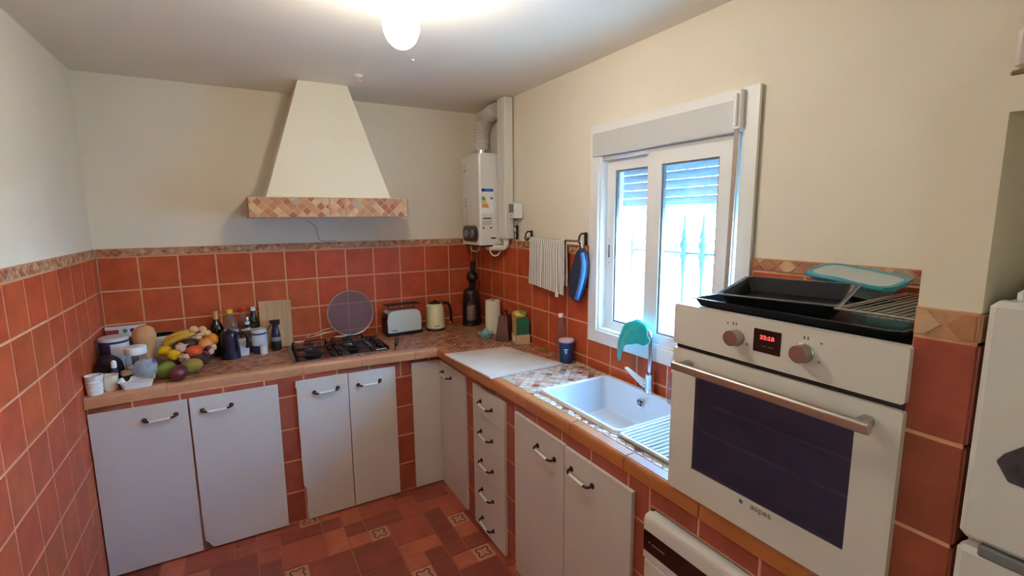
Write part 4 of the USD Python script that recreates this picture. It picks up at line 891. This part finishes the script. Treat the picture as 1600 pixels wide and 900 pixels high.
# tea boxes with a bag
mat('box_green', (40, 106, 84), .55); mat('box_tan', (206, 170, 104), .6); mat('bag_yellow', (214, 190, 90), .4, var=.2, scale=30); mat('bag_green', (120, 164, 70), .4, var=.25, scale=30); mat('box_beige', (212, 180, 140), .6)
o = T('tea_box', 'green and yellow cardboard packet stacked in the corner behind the grater', 'packet', (2.380, -.815, 1.055), -14)
o.part('carton', cbox(-.045, .045, -.045, .060, 0, .115, .002), 'box_tan'); o.part('end_panel', cbox(-.0455, .046, -.0465, -.044, -.0, .1155, .0005), 'box_green', 'dark green end panel')
o = T('biscuit_box', 'small beige carton below the green packet in the corner', 'carton', (2.380, -.815, .990), -14); o.part('carton', cbox(-.05, .05, -.055, .060, .0, .064, .002), 'box_beige'); o.part('label', cbox(-.0508, -.049, -.03, .03, .012, .05, .0002), 'label_white')
o = T('snack_bag', 'crumpled yellow and green bag lying on top of the green packet', 'bag', (2.380, -.800, 1.1705), -14)
bb = ball(.045, .065, .024, (0, 0, .018), 4, .18, 3, 4); bb.vertices[:, 2] = np.maximum(bb.vertices[:, 2], .0005); o.part('bag', bb, 'bag_yellow'); b2 = ball(.025, .032, .014, (.01, -.04, .034), 3, .2, 4, 5); o.part('bag_end', b2, 'bag_green', 'green printed end')
# bottle, cup
clear('clear_plastic', (238, 232, 230), .04, .90, (170, 160, 156))
o = T('water_bottle', 'clear plastic water bottle with a white cap against the right wall', 'bottle', (2.396, -1.265, .990))
o.part('bottle', lathe([(0, .002), (.03, 0), (.034, .008), (.034, .06), (.031, .07), (.034, .08), (.034, .17), (.028, .205), (.016, .235), (.013, .245), (.013, .262)], 32), 'clear_plastic'); o.part('cap', lathe([(0, .258), (.0155, .258), (.0155, .278), (.014, .28), (0, .28)], 24), 'white_plastic', 'white screw cap')
mat('cup_blue', (26, 62, 108), .35); mat('cup_pink', (228, 186, 190), .4)
o = T('travel_cup', 'dark blue cup with a pink lid beside the water bottle', 'cup', (2.375, -1.352, .990))
o.part('cup', lathe([(0, 0), (.036, 0), (.040, .006), (.044, .125), (.044, .13), (0, .13)], 36), 'cup_blue'); o.part('lid', lathe([(0, .128), (.046, .128), (.047, .134), (.045, .142), (.03, .146), (0, .146)], 36), 'cup_pink', 'pink lid')
for k, z in enumerate((.085, .072, .062)): o.part('print', mv(cbox(-.012+.004*k, .010-.003*k, -.0445, -.0425, z, z+.005, .0003), rz=-38), 'label_white')
o = T('soap_bottle', 'slim clear bottle on the worktop half hidden behind the oven', 'bottle', (2.392, -2.150, 1.003))
o.part('bottle', lathe([(0, 0), (.024, 0), (.026, .006), (.026, .11), (.012, .135), (.010, .15)], 28), 'clear_plastic'); o.part('cap', lathe([(0, .148), (.012, .148), (.012, .165), (0, .165)], 20), 'light_grey')

# ---------------------------------------------------------------- left corner
mat('tin_blue', (44, 42, 82), .35); mat('tin_label', (222, 226, 236), .5, var=.06, scale=20)
o = T('milk_tin', 'large dark blue tin with a pale label and lid in the left corner', 'tin', (.080, -.255, .990))
o.part('can', lathe([(0, 0), (.065, 0), (.066, .004), (.066, .205), (.064, .21), (0, .21)], 40), 'tin_blue')
t = np.linspace(math.radians(-95), math.radians(25), 24); pr = [(.0668*math.cos(a), .0668*math.sin(a)) for a in t]+[(.064*math.cos(a), .064*math.sin(a)) for a in t[::-1]]
o.part('label', ext(Polygon(pr), .16, .035), 'tin_label', 'pale printed label', smooth=60); o.part('lid', lathe([(0, .208), (.068, .208), (.069, .214), (.067, .225), (.060, .228), (0, .224)], 40), 'light_grey', 'pale lid')
mat('box_print', (226, 218, 222), .6); mat('box_red', (176, 76, 76), .6)
o = T('flat_carton', 'flat white and pink carton standing against the wall behind the blue tin', 'carton', (.100, -.030, .990)); o.part('carton', cbox(-.094, .094, -.018, .018, 0, .242, .002), 'box_print'); o.part('print_panel', cbox(-.092, -.03, -.0186, -.017, .17, .225, .0002), 'box_red', 'pink printed corner')
for k in range(3): o.part('print_dot', mv(lathe([(0, 0), (.012, 0), (.012, .0006), (0, .0006)], 16), (0+.035*k, -.018, .215), rx=90), ['label_green', 'label_navy', 'cyan_plastic'][k])
mat('dry_stalk', (150, 130, 84), .9); clear('jar_glass', (236, 240, 236), .03, .86, (190, 196, 190))
o = T('stalk_jar', 'glass jar of dry spaghetti-like stalks beside the tin', 'jar', (.140, -.145, .990)); o.part('jar', lathe([(0, 0), (.028, 0), (.031, .006), (.031, .12), (.029, .122), (.028, .116), (.0285, .008), (0, .006)], 28), 'jar_glass')
rj = random.Random(6)
for k in range(16): a, q = rj.uniform(0, 6.28), rj.uniform(.3, 1); o.part('stalk', tube([(.02*q*math.cos(a), .02*q*math.sin(a), .008), (.03*q*math.cos(a+.3), .03*q*math.sin(a+.3), rj.uniform(.17, .205))], .003, 5), 'dry_stalk')
mat('squash_skin', (214, 158, 104), .5, var=.10, scale=12)
o = T('butternut_squash', 'big butternut squash standing upright at the back of the left corner', 'squash', (.213, -.225, .990)); o.part('squash', lathe([(0, .0), (.02, .001), (.036, .02), (.038, .06), (.037, .11), (.044, .15), (.056, .19), (.058, .215), (.050, .245), (.030, .262), (.01, .266), (0, .264)], 36), 'squash_skin'); o.part('tip', ball(.006, .006, .004, (0, 0, .265), 2), 'dry_stalk')
mat('pan_dark', (30, 28, 32), .35)
o = T('enamel_saucepan', 'white enamel saucepan with a black inside behind the lemons', 'saucepan', (.270, -.083, .990)); o.part('pan', lathe([(0, 0), (.062, 0), (.070, .008), (.074, .17), (.079, .178), (.078, .181), (.073, .180)], 40), 'white_enamel'); o.part('inside', lathe([(.0735, .180), (.071, .172), (.067, .012), (.0, .010)], 40), 'pan_dark', 'black interior'); o.part('handle', tube(bez([(-.074, -.01, .15), (-.10, -.02, .158), (-.13, -.035, .16)], 12), .007, 8), 'black_plastic')
mat('grey_glassy', (196, 206, 208), .3)
o = T('food_tray', 'shallow white plastic punnet tray near the worktop edge', 'tray', (.206, -.522, .990), 4); o.part('tray', mv(tray(.105, .145, .042, .014, .002, .005), rz=0), 'white_plastic')
o = T('white_lid_jar', 'tall clear jar with a wide white lid behind the punnet tray', 'jar', (.192, -.392, .990)); o.part('jar', lathe([(0, 0), (.045, 0), (.049, .008), (.050, .12), (.044, .138), (.043, .15)], 36), 'clear_plastic'); o.part('contents', lathe([(0, .004), (.042, .006), (.046, .012), (.046, .075), (0, .08)], 32), 'grey_glassy', 'pale grey contents'); o.part('lid', lathe([(0, .146), (.049, .146), (.050, .150), (.050, .185), (.047, .188), (0, .188)], 40), 'white_plastic', 'wide white lid')
clear('film', (236, 240, 244), .12, .62, (196, 206, 212))
bb = ball(.048, .045, .050, (.240, -.470, 1.062), 4, .32, 2.6, 12); bb.vertices[:, 2] = np.maximum(bb.vertices[:, 2], 1.034+.0005*np.sin(bb.vertices[:, 0]*90))
o = T('plastic_bag', 'crumpled translucent plastic bag lying over the punnet tray', 'bag', w=(.235, -.468, 1.034)); o.part('film', bb, 'film', smooth=25)
mat('wrap_blue', (54, 66, 150), .4); o.part('printed_fold', hull([(.24, -.50, 1.09), (.285, -.48, 1.118), (.293, -.485, 1.104), (.255, -.51, 1.078), (.27, -.48, 1.104)]), 'wrap_blue', 'blue printed fold')
o = T('ribbed_pot', 'white ribbed plastic pot at the worktop edge against the left wall', 'pot', (.040, -.560, .990)); pr = [(0, 0), (.030, 0)]
for k in range(7): pr += [(.031+.0005*k, .006+.011*k), (.033+.0005*k, .011+.011*k)]
o.part('pot', lathe(pr+[(.0365, .088), (.0375, .10), (.034, .10), (.033, .09), (.030, .01), (0, .008)], 36), 'white_plastic')
mat('cream_plastic', (226, 212, 186), .4)
o = T('cream_pot', 'smaller cream plastic cup beside the white ribbed pot', 'pot', (.096, -.520, .990)); o.part('pot', lathe([(0, 0), (.026, 0), (.028, .004), (.034, .076), (.036, .080), (.033, .080), (.026, .008), (0, .006)], 32), 'cream_plastic')
o = T('lidded_tub', 'low white lidded tub behind the ribbed pot', 'tub', (.046, -.462, .990)); o.part('tub', lathe([(0, 0), (.030, 0), (.035, .06), (0, .06)], 32), 'white_plastic'); o.part('lid', lathe([(0, .058), (.038, .058), (.039, .066), (.036, .070), (0, .068)], 32), 'light_grey')
mat('bag_black', (26, 20, 28), .5)
bb = ball(.060, .040, .085, (.070, -.378, 1.055), 4, .14, 2, 3); bb.vertices[:, 2] = np.maximum(bb.vertices[:, 2], .9905)
o = T('black_pouch', 'soft black pouch slumped in front of the blue tin', 'pouch', w=(.07, -.378, .99)); o.part('pouch', bb, 'bag_black'); o.part('drawstring', tube(bez([(.03, -.415, 1.09), (.07, -.42, 1.10), (.11, -.405, 1.09)], 12), .003, 6), 'black_plastic')
o = T('dropper_bottle', 'tiny dark bottle with a white cap in front of the blue tin', 'bottle', (.103, -.442, .990)); o.part('bottle', lathe([(0, 0), (.016, 0), (.018, .004), (.018, .075), (.009, .09), (.008, .10), (0, .1)], 24), 'tin_blue'); o.part('cap', lathe([(0, .096), (.0125, .096), (.012, .125), (.006, .135), (0, .136)], 20), 'white_plastic', 'white cap')
mat('jar_tan', (186, 150, 96), .5); o = T('spice_jar', 'small squat jar with a tan lid behind the cream cup', 'jar', (.154, -.458, .990)); o.part('jar', lathe([(0, 0), (.022, 0), (.024, .004), (.024, .055), (0, .056)], 24), 'black_gloss'); o.part('lid', lathe([(0, .054), (.025, .054), (.025, .073), (.023, .075), (0, .075)], 24), 'jar_tan', 'tan lid')

# ---------------------------------------------------------------- fruit
mat('skin_lemon', (238, 186, 30), .4, var=.05, scale=30, bump=.15, bscale=160); mat('skin_orange', (238, 140, 36), .45, var=.06, scale=30, bump=.25, bscale=160); mat('skin_tangerine', (222, 138, 60), .5, var=.1, scale=10, bump=.2, bscale=160)
mat('skin_tomato', (228, 84, 44), .28, var=.08, scale=14, coat=.3); mat('skin_mango_green', (112, 122, 46), .38, var=.22, scale=8); mat('skin_mango_red', (112, 44, 44), .38, dark=(70, 34, 44), scale=9); mat('skin_mango_mix', (118, 138, 60), .38, dark=(196, 122, 50), scale=7, detail=1.5)
mat('skin_banana', (212, 160, 52), .5, var=.14, scale=14); mat('skin_dark', (56, 30, 34), .4, var=.2, scale=20); mat('skin_ginger', (222, 178, 130), .8, var=.12, scale=24, bump=.3, bscale=90); mat('skin_garlic', (226, 186, 160), .6, var=.14, scale=30); mat('skin_avocado', (78, 66, 40), .55, var=.2, scale=40, bump=.4, bscale=120); mat('grape', (92, 34, 54), .25, var=.2, scale=20); mat('stem', (84, 66, 40), .8)
clear('bowl_glass', (216, 206, 196), .03, .78, (130, 104, 90))
o = T('fruit_bowl', 'wide shallow glass bowl heaped with fruit on the left worktop', 'bowl', (.435, -.205, .990)); o.part('bowl', lathe([(0, 0), (.06, 0), (.066, .004), (.095, .022), (.116, .052), (.125, .078), (.122, .080), (.112, .056), (.092, .028), (.062, .009), (0, .007)], 48), 'bowl_glass')
def fruit(nm, lab, cat, loc, r, mt, rz=0, rx=0, ry=0, stem=None, prof=None, group=None):
    M = trimesh.transformations.translation_matrix(loc)@trimesh.transformations.euler_matrix(math.radians(rx), math.radians(ry), math.radians(rz), 'sxyz')
    o = T(nm, lab, cat, M=M, group=group); h = r[2]
    if prof is None: b = ball(r[0], r[1], r[2], (0, 0, 0), 4)
    else: b = lathe([(a*r[0], z*r[2]) for a, z in prof], 32, 1.0, r[1]/r[0])
    o.part('flesh', b, mt, smooth=True if prof is None else 50)
    if stem: o.part('stem', tube([(0, 0, h*.96), (.001, 0, h*1.0+.006)], .003, 6), 'stem')
    return o
LEM = [(0, -1.0), (.13, -.97), (.2, -.88), (.5, -.75), (.85, -.4), (1, 0), (.85, .4), (.5, .75), (.22, .88), (.14, 1.0), (0, 1.04)]
fruit('lemon', 'upper left one of the two yellow lemons at the bowl edge', 'lemon', (.305, -.262, 1.103), (.033, .033, .038), 'skin_lemon', 30, 0, 75, prof=LEM)
fruit('lemon', 'lower right one of the two yellow lemons, beside the garlic', 'lemon', (.350, -.305, 1.082), (.033, .033, .040), 'skin_lemon', -20, 0, 80, prof=LEM)
fruit('tomato', 'bright orange-red tomato at the front of the fruit bowl', 'tomato', (.448, -.285, 1.086), (.043, .043, .037), 'skin_tomato', stem=True)
fruit('orange', 'bright orange at the right of the fruit heap, half behind the brownish one', 'orange', (.530, -.160, 1.116), (.042, .042, .042), 'skin_orange')
fruit('tangerine', 'dull brownish-orange tangerine in front of the bright orange', 'tangerine', (.505, -.235, 1.108), (.042, .042, .038), 'skin_tangerine', stem=True)
fruit('aubergine', 'dark purple aubergine lying across the middle of the fruit bowl', 'aubergine', (.418, -.225, 1.118), (.034, .034, .055), 'skin_dark', 15, 0, 82, stem=True)
EGG = [(0, -1), (.4, -.93), (.75, -.7), (.96, -.3), (1, .0), (.93, .35), (.72, .7), (.4, .92), (0, 1)]
fruit('mango', 'green mango on the worktop, leftmost of the three mangoes', 'mango', (.320, -.446, 1.0385), (.045, .043, .054), 'skin_mango_green', 25, 0, 70, prof=EGG)
fruit('mango', 'dark red mango at the front between the two greener ones', 'mango', (.388, -.528, 1.0345), (.040, .040, .050), 'skin_mango_red', 60, 0, 72, prof=EGG)
fruit('mango', 'green and orange mango, rightmost of the three mangoes', 'mango', (.440, -.430, 1.0365), (.042, .042, .058), 'skin_mango_mix', -12, 0, 78, prof=EGG)
fruit('avocado', 'brownish dark avocado behind the green mango', 'avocado', (.300, -.345, 1.024), (.034, .033, .055), 'skin_avocado', 10, 0, 85, prof=EGG)
def garlic(loc, s, lab, rx, ry):
    v = []; tt = np.linspace(0, 2*np.pi, 49)[:-1]
    P_ = [(.002, -.022), (.016, -.022), (.027, -.010), (.028, .002), (.020, .014), (.009, .022), (.005, .034), (.004, .044), (0, .045)]
    for r0, z in P_: v += [(s*r0*(1+.09*math.cos(7*a))*math.cos(a), s*r0*(1+.09*math.cos(7*a))*math.sin(a), s*z) for a in tt]
    f = [q for i in range(len(P_)-1) for k in range(48) for q in ((i*48+k, i*48+(k+1) % 48, (i+1)*48+(k+1) % 48), (i*48+k, (i+1)*48+(k+1) % 48, (i+1)*48+k))]
    o = T('garlic_bulb', lab, 'garlic', M=trimesh.transformations.translation_matrix(loc)@trimesh.transformations.euler_matrix(math.radians(rx), math.radians(ry), 0, 'sxyz')); o.part('bulb', trimesh.Trimesh(v, f, process=False), 'skin_garlic')
    o.part('root', lathe([(0, -.026*s), (.007*s, -.025*s), (.008*s, -.021*s), (0, -.02*s)], 12), 'stem')
garlic((.388, -.290, 1.118), 1.05, 'pinkish garlic bulb above the right-hand lemon', 30, 60); garlic((.400, -.330, 1.062), .95, 'pinkish garlic bulb low at the bowl front left of the tomato', 70, 50)
og = T('ginger_root', 'knobbly pale ginger root on top of the fruit heap', 'ginger', (.470, -.165, 1.155))
parts_ = [ball(.042, .022, .022, (0, 0, .01), 3, .12, 3, 1), ball(.026, .018, .030, (-.022, .0, .028), 3, .12, 3, 2), ball(.022, .017, .024, (.022, -.004, .030), 3, .12, 3, 3), ball(.020, .016, .018, (.046, -.006, .008), 3, .12, 3, 4), ball(.018, .014, .022, (-.030, -.008, -.012), 3, .12, 3, 5), ball(.016, .014, .016, (.0, -.012, -.014), 3, .12, 3, 6)]
mm = None
for p_ in parts_:
    q = manifold3d.Manifold(manifold3d.Mesh(p_.vertices.astype(np.float32), p_.faces.astype(np.uint32))); mm = q if mm is None else mm+q
og.part('root', tri(mm), 'skin_ginger', smooth=70); og.part('cut_end', mv(lathe([(0, 0), (.010, 0), (.010, .002), (0, .002)], 12), (.064, -.006, .008), ry=90), 'skin_lemon')
for k, dy in enumerate((0, .03)):
    o = T('banana', ['speckled yellow banana at the top left of the fruit heap, nearer one', 'yellow banana lying behind the nearer banana'][k], 'banana', (.372, -.205+dy*1.3, 1.135+.012*k), 6*k)
    P = bez([(-.075, -.012, -.030), (-.055, -.008, .0), (-.01, 0, .022), (.045, .004, .032), (.085, .006, .042)], 24); t = np.linspace(0, 1, len(P)); o.part('fruit', tube(P, .021*np.clip(np.minimum(.35+4*t, .25+3.2*(1-t)), 0, 1), 10), 'skin_banana'); o.part('stem', tube([P[-1], P[-1]+(P[-1]-P[-2])*3.5], .0045, 8), 'stem')
o = T('shallot_cluster', 'small purple shallots in the right front of the fruit bowl', 'shallots', (.505, -.290, 1.062))
for k, (x, y, z) in enumerate(((0, 0, 0), (.026, .008, .010), (.012, .012, .028), (.040, .022, .030), (-.02, .012, .012))): o.part('shallot', ball(.017, .016, .019, (x, y, z), 3), ['grape', 'skin_garlic'][k % 2])
for k, (x, y, z) in enumerate(((.375, -.215, 1.058), (.435, -.150, 1.060), (.490, -.20, 1.060), (.440, -.225, 1.040))): fruit('orange', None, None, (x, y, z), (.036, .036, .035), 'skin_tangerine') if False else fruit('orange', 'orange buried in the middle of the fruit bowl', 'orange', (x, y, z), (.036, .036, .035), 'skin_tangerine', group='oranges buried in the fruit bowl')

# ---------------------------------------------------------------- bottles and jars by the board
mat('bottle_dark', (18, 20, 16), .1, coat=.5); mat('foil_tan', (200, 150, 84), .4)
o = T('wine_bottle', 'dark wine bottle with a tan foil neck behind the fruit bowl', 'bottle', (.562, -.062, .990)); o.part('bottle', lathe([(0, 0), (.036, 0), (.039, .006), (.039, .17), (.032, .2), (.017, .225), (.0145, .24), (.0145, .262), (0, .263)], 32), 'bottle_dark'); o.part('foil', lathe([(0, .236), (.016, .236), (.0165, .285), (.015, .288), (0, .288)], 24), 'foil_tan', 'tan foil capsule')
clear('oil_bottle', (240, 230, 218), .03, .90, (190, 168, 140)); mat('cap_yellow', (226, 190, 40), .4); mat('cap_red', (214, 60, 40), .4); mat('jug_blue', (26, 26, 44), .15, coat=.6)
mat('bottle_label', (226, 218, 222), .5)
o = T('oil_bottle', 'clear oil bottle with a yellow cap behind the dark jug', 'bottle', (.640, -.055, .990)); o.part('bottle', lathe([(0, 0), (.040, 0), (.043, .006), (.043, .17), (.040, .2), (.028, .235), (.016, .255), (.014, .268)], 32), 'oil_bottle'); o.part('cap', lathe([(0, .264), (.019, .264), (.019, .286), (.017, .290), (0, .290)], 24), 'cap_yellow', 'yellow cap'); o.part('label', lathe([(.0432, .10), (.0438, .10), (.0438, .16), (.0432, .16)], 32), 'bottle_label')
o = T('vinegar_bottle', 'slim clear bottle with a red cap left of the dark oil bottle', 'bottle', (.712, -.034, .990)); o.part('bottle', lathe([(0, 0), (.030, 0), (.032, .005), (.032, .18), (.026, .22), (.014, .255), (.013, .27)], 28), 'oil_bottle'); o.part('cap', lathe([(0, .266), (.016, .266), (.022, .28), (.022, .290), (.012, .296), (0, .296)], 24), 'cap_red', 'red cap')
o = T('olive_oil_bottle', 'dark green square-shouldered oil bottle with a white cap by the board', 'bottle', (.774, -.034, .990)); o.part('bottle', ext(rpoly(-.028, .028, -.028, .028, .008), .20, 0), 'bottle_dark'); o.part('neck', lathe([(.036, .198), (.024, .22), (.015, .235), (.0145, .270), (0, .270)], 24), 'bottle_dark'); o.part('cap', lathe([(0, .266), (.016, .266), (.016, .290), (0, .292)], 24), 'white_plastic', 'white cap')
mat('crate_brown', (126, 70, 52), .7)
o = T('spice_crate', 'little brown wooden crate with a pale rim behind the white tub', 'crate', (.737, -.086, .990)); o.part('box', cbox(-.038, .038, -.016, .016, 0, .148, .002), 'crate_brown'); o.part('rim', cbox(-.041, .041, -.018, .018, .147, .155, .002), 'cream_plastic', 'pale rim')
o = T('pepper_mill', 'small clear spice mill with a dark filling standing on the brown crate', 'spice mill', (.735, -.086, 1.1455)); o.part('jar', lathe([(0, 0), (.015, 0), (.016, .003), (.014, .05), (0, .05)], 20), 'tin_label'); o.part('filling', lathe([(.0162, .012), (.0168, .012), (.0158, .032), (.0152, .032)], 20), 'black_plastic'); o.part('cap', lathe([(0, .05), (.013, .05), (.015, .06), (.011, .08), (0, .083)], 20), 'chrome', 'shiny cap')
o = T('dark_jug', 'glossy dark blue jug with a curved handle right of the fruit bowl', 'jug', (.629, -.178, .990)); o.part('body', lathe([(0, 0), (.055, 0), (.058, .006), (.056, .05), (.050, .11), (.046, .150), (.044, .156), (0, .156)], 36), 'jug_blue'); o.part('lid', lathe([(0, .155), (.045, .155), (.044, .166), (.02, .174), (.010, .176), (.010, .188), (0, .189)], 30), 'black_plastic'); o.part('handle', tube(bez([(.040, -.012, .150), (.075, -.02, .158), (.098, -.025, .135), (.100, -.026, .09), (.094, -.026, .06)], 28), .011, 12), 'black_plastic', 'black curved handle'); o.part('spout', hull([(-.04, -.014, .13), (-.04, .014, .13), (-.062, 0, .152), (-.038, 0, .156), (-.038, 0, .12)]), 'jug_blue')
mat('tub_white', (226, 236, 240), .4)
o = T('white_tub', 'white plastic tub with a snap lid right of the dark jug', 'tub', (.697, -.142, .990)); o.part('tub', mv(hull([(x, y, 0) for x in (-.032, .032) for y in (-.020, .020)]+[(x, y, .088) for x in (-.042, .042) for y in (-.026, .026)])), 'tub_white'); o.part('lid', cbox(-.046, .046, -.030, .030, .086, .106, .006), 'tub_white'); o.part('clip', cbox(-.02, .02, -.035, -.029, .07, .10, .002), 'light_grey')
mat('jar_print', (204, 214, 226), .45); mat('jar_navy', (46, 52, 92), .45)
o = T('label_jar', 'round jar with a white and navy label in front of the cutting board', 'jar', (.795, -.135, .990)); o.part('jar', lathe([(0, 0), (.042, 0), (.045, .005), (.045, .13), (.041, .138), (0, .138)], 36), 'jar_navy'); o.part('label', lathe([(.0453, .055), (.0460, .055), (.0460, .125), (.0453, .125)], 36), 'jar_print', 'pale label'); o.part('lid', lathe([(0, .136), (.046, .136), (.047, .140), (.047, .156), (.045, .159), (0, .159)], 36), 'light_grey', 'pale lid')
o = T('salt_tub', 'little white tub with a pale lid in front of the labelled jar', 'tub', (.815, -.185, .990)); o.part('tub', lathe([(0, 0), (.020, 0), (.022, .003), (.022, .052), (0, .052)], 24), 'tub_white'); o.part('lid', lathe([(0, .05), (.0235, .05), (.0235, .066), (.02, .068), (0, .068)], 24), 'light_grey')
clear('spray_clear', (226, 222, 220), .05, .75, (190, 180, 176))
o = T('oil_sprayer', 'black trigger oil sprayer with a clear window standing in front of the cutting board', 'sprayer', (.895, -.115, .990)); o.part('bottle', lathe([(0, 0), (.028, 0), (.030, .005), (.030, .062), (0, .062)], 28), 'pan_dark'); o.part('window', lathe([(0, .062), (.030, .062), (.029, .09), (0, .09)], 28), 'spray_clear', 'clear middle section'); o.part('neck', lathe([(0, .09), (.029, .09), (.025, .12), (.019, .15), (.018, .172), (0, .172)], 28), 'jug_blue'); o.part('head', hull([(-.034, y, z) for y in (-.010, .010) for z in (.188, .202)]+[(.028, y, z) for y in (-.014, .014) for z in (.172, .204)]+[(-.016, y, .172) for y in (-.014, .014)]), 'black_plastic'); o.part('trigger', hull([(-.020, y, .176) for y in (-.005, .005)]+[(-.032, y, .170) for y in (-.005, .005)]+[(-.052, 0, .140), (-.048, 0, .137)]), 'black_plastic', 'black trigger')

# ceiling bits
o = T('ceiling_hook', 'small white plaster rose with a hook on the ceiling near the hood', 'hook', w=(1.403, -.636, H)); o.part('rose', lathe([(0, 0), (.026, 0), (.020, -.010), (.008, -.016), (0, -.016)][::-1], 24).apply_translation((1.403, -.636, H-.0005)), 'ceiling_paint'); o.part('hook', tube(bez([(1.403, -.636, H-.014), (1.403, -.636, H-.03), (1.412, -.636, H-.036), (1.418, -.636, H-.028)], 14), .0018, 6), 'light_grey')
o = T('ceiling_plug', 'tiny white plug in the ceiling between the lamp and the hood', 'plug', w=(1.592, -1.047, H)); o.part('plug', lathe([(0, -.008), (.008, -.006), (.010, 0), (0, 0)], 16).apply_translation((1.592, -1.047, H-.0005)), 'white_plastic'); o.part('screw', lathe([(0, -.0095), (.003, -.009), (.003, -.006), (0, -.006)], 10).apply_translation((1.592, -1.047, H-.0005)), 'steel')
# ================================================================ lamp
LX = (1.255, -1.92, 0)
tb = T('ceiling_lamp', 'bright glass lamp hanging on a short white stem under the ceiling', 'lamp', w=(LX[0], LX[1], H))
tb.part('ceiling_rose', lathe([(0, H), (.05, H), (.05, H-.012), (.03, H-.022), (0, H-.022)]).apply_translation(LX), 'white_plastic')
tb.part('stem', lathe([(0, H-.02), (.008, H-.02), (.008, H-.07), (.024, H-.08), (.026, H-.105), (0, H-.105)]).apply_translation(LX), 'white_plastic')
mat('bulb_glow', (255, 246, 232), .5, emit=BULB)
tb.part('globe', ball(.062, .062, .078, (LX[0], LX[1], H-.175), 4), 'bulb_glow', 'glowing glass globe', smooth=True)
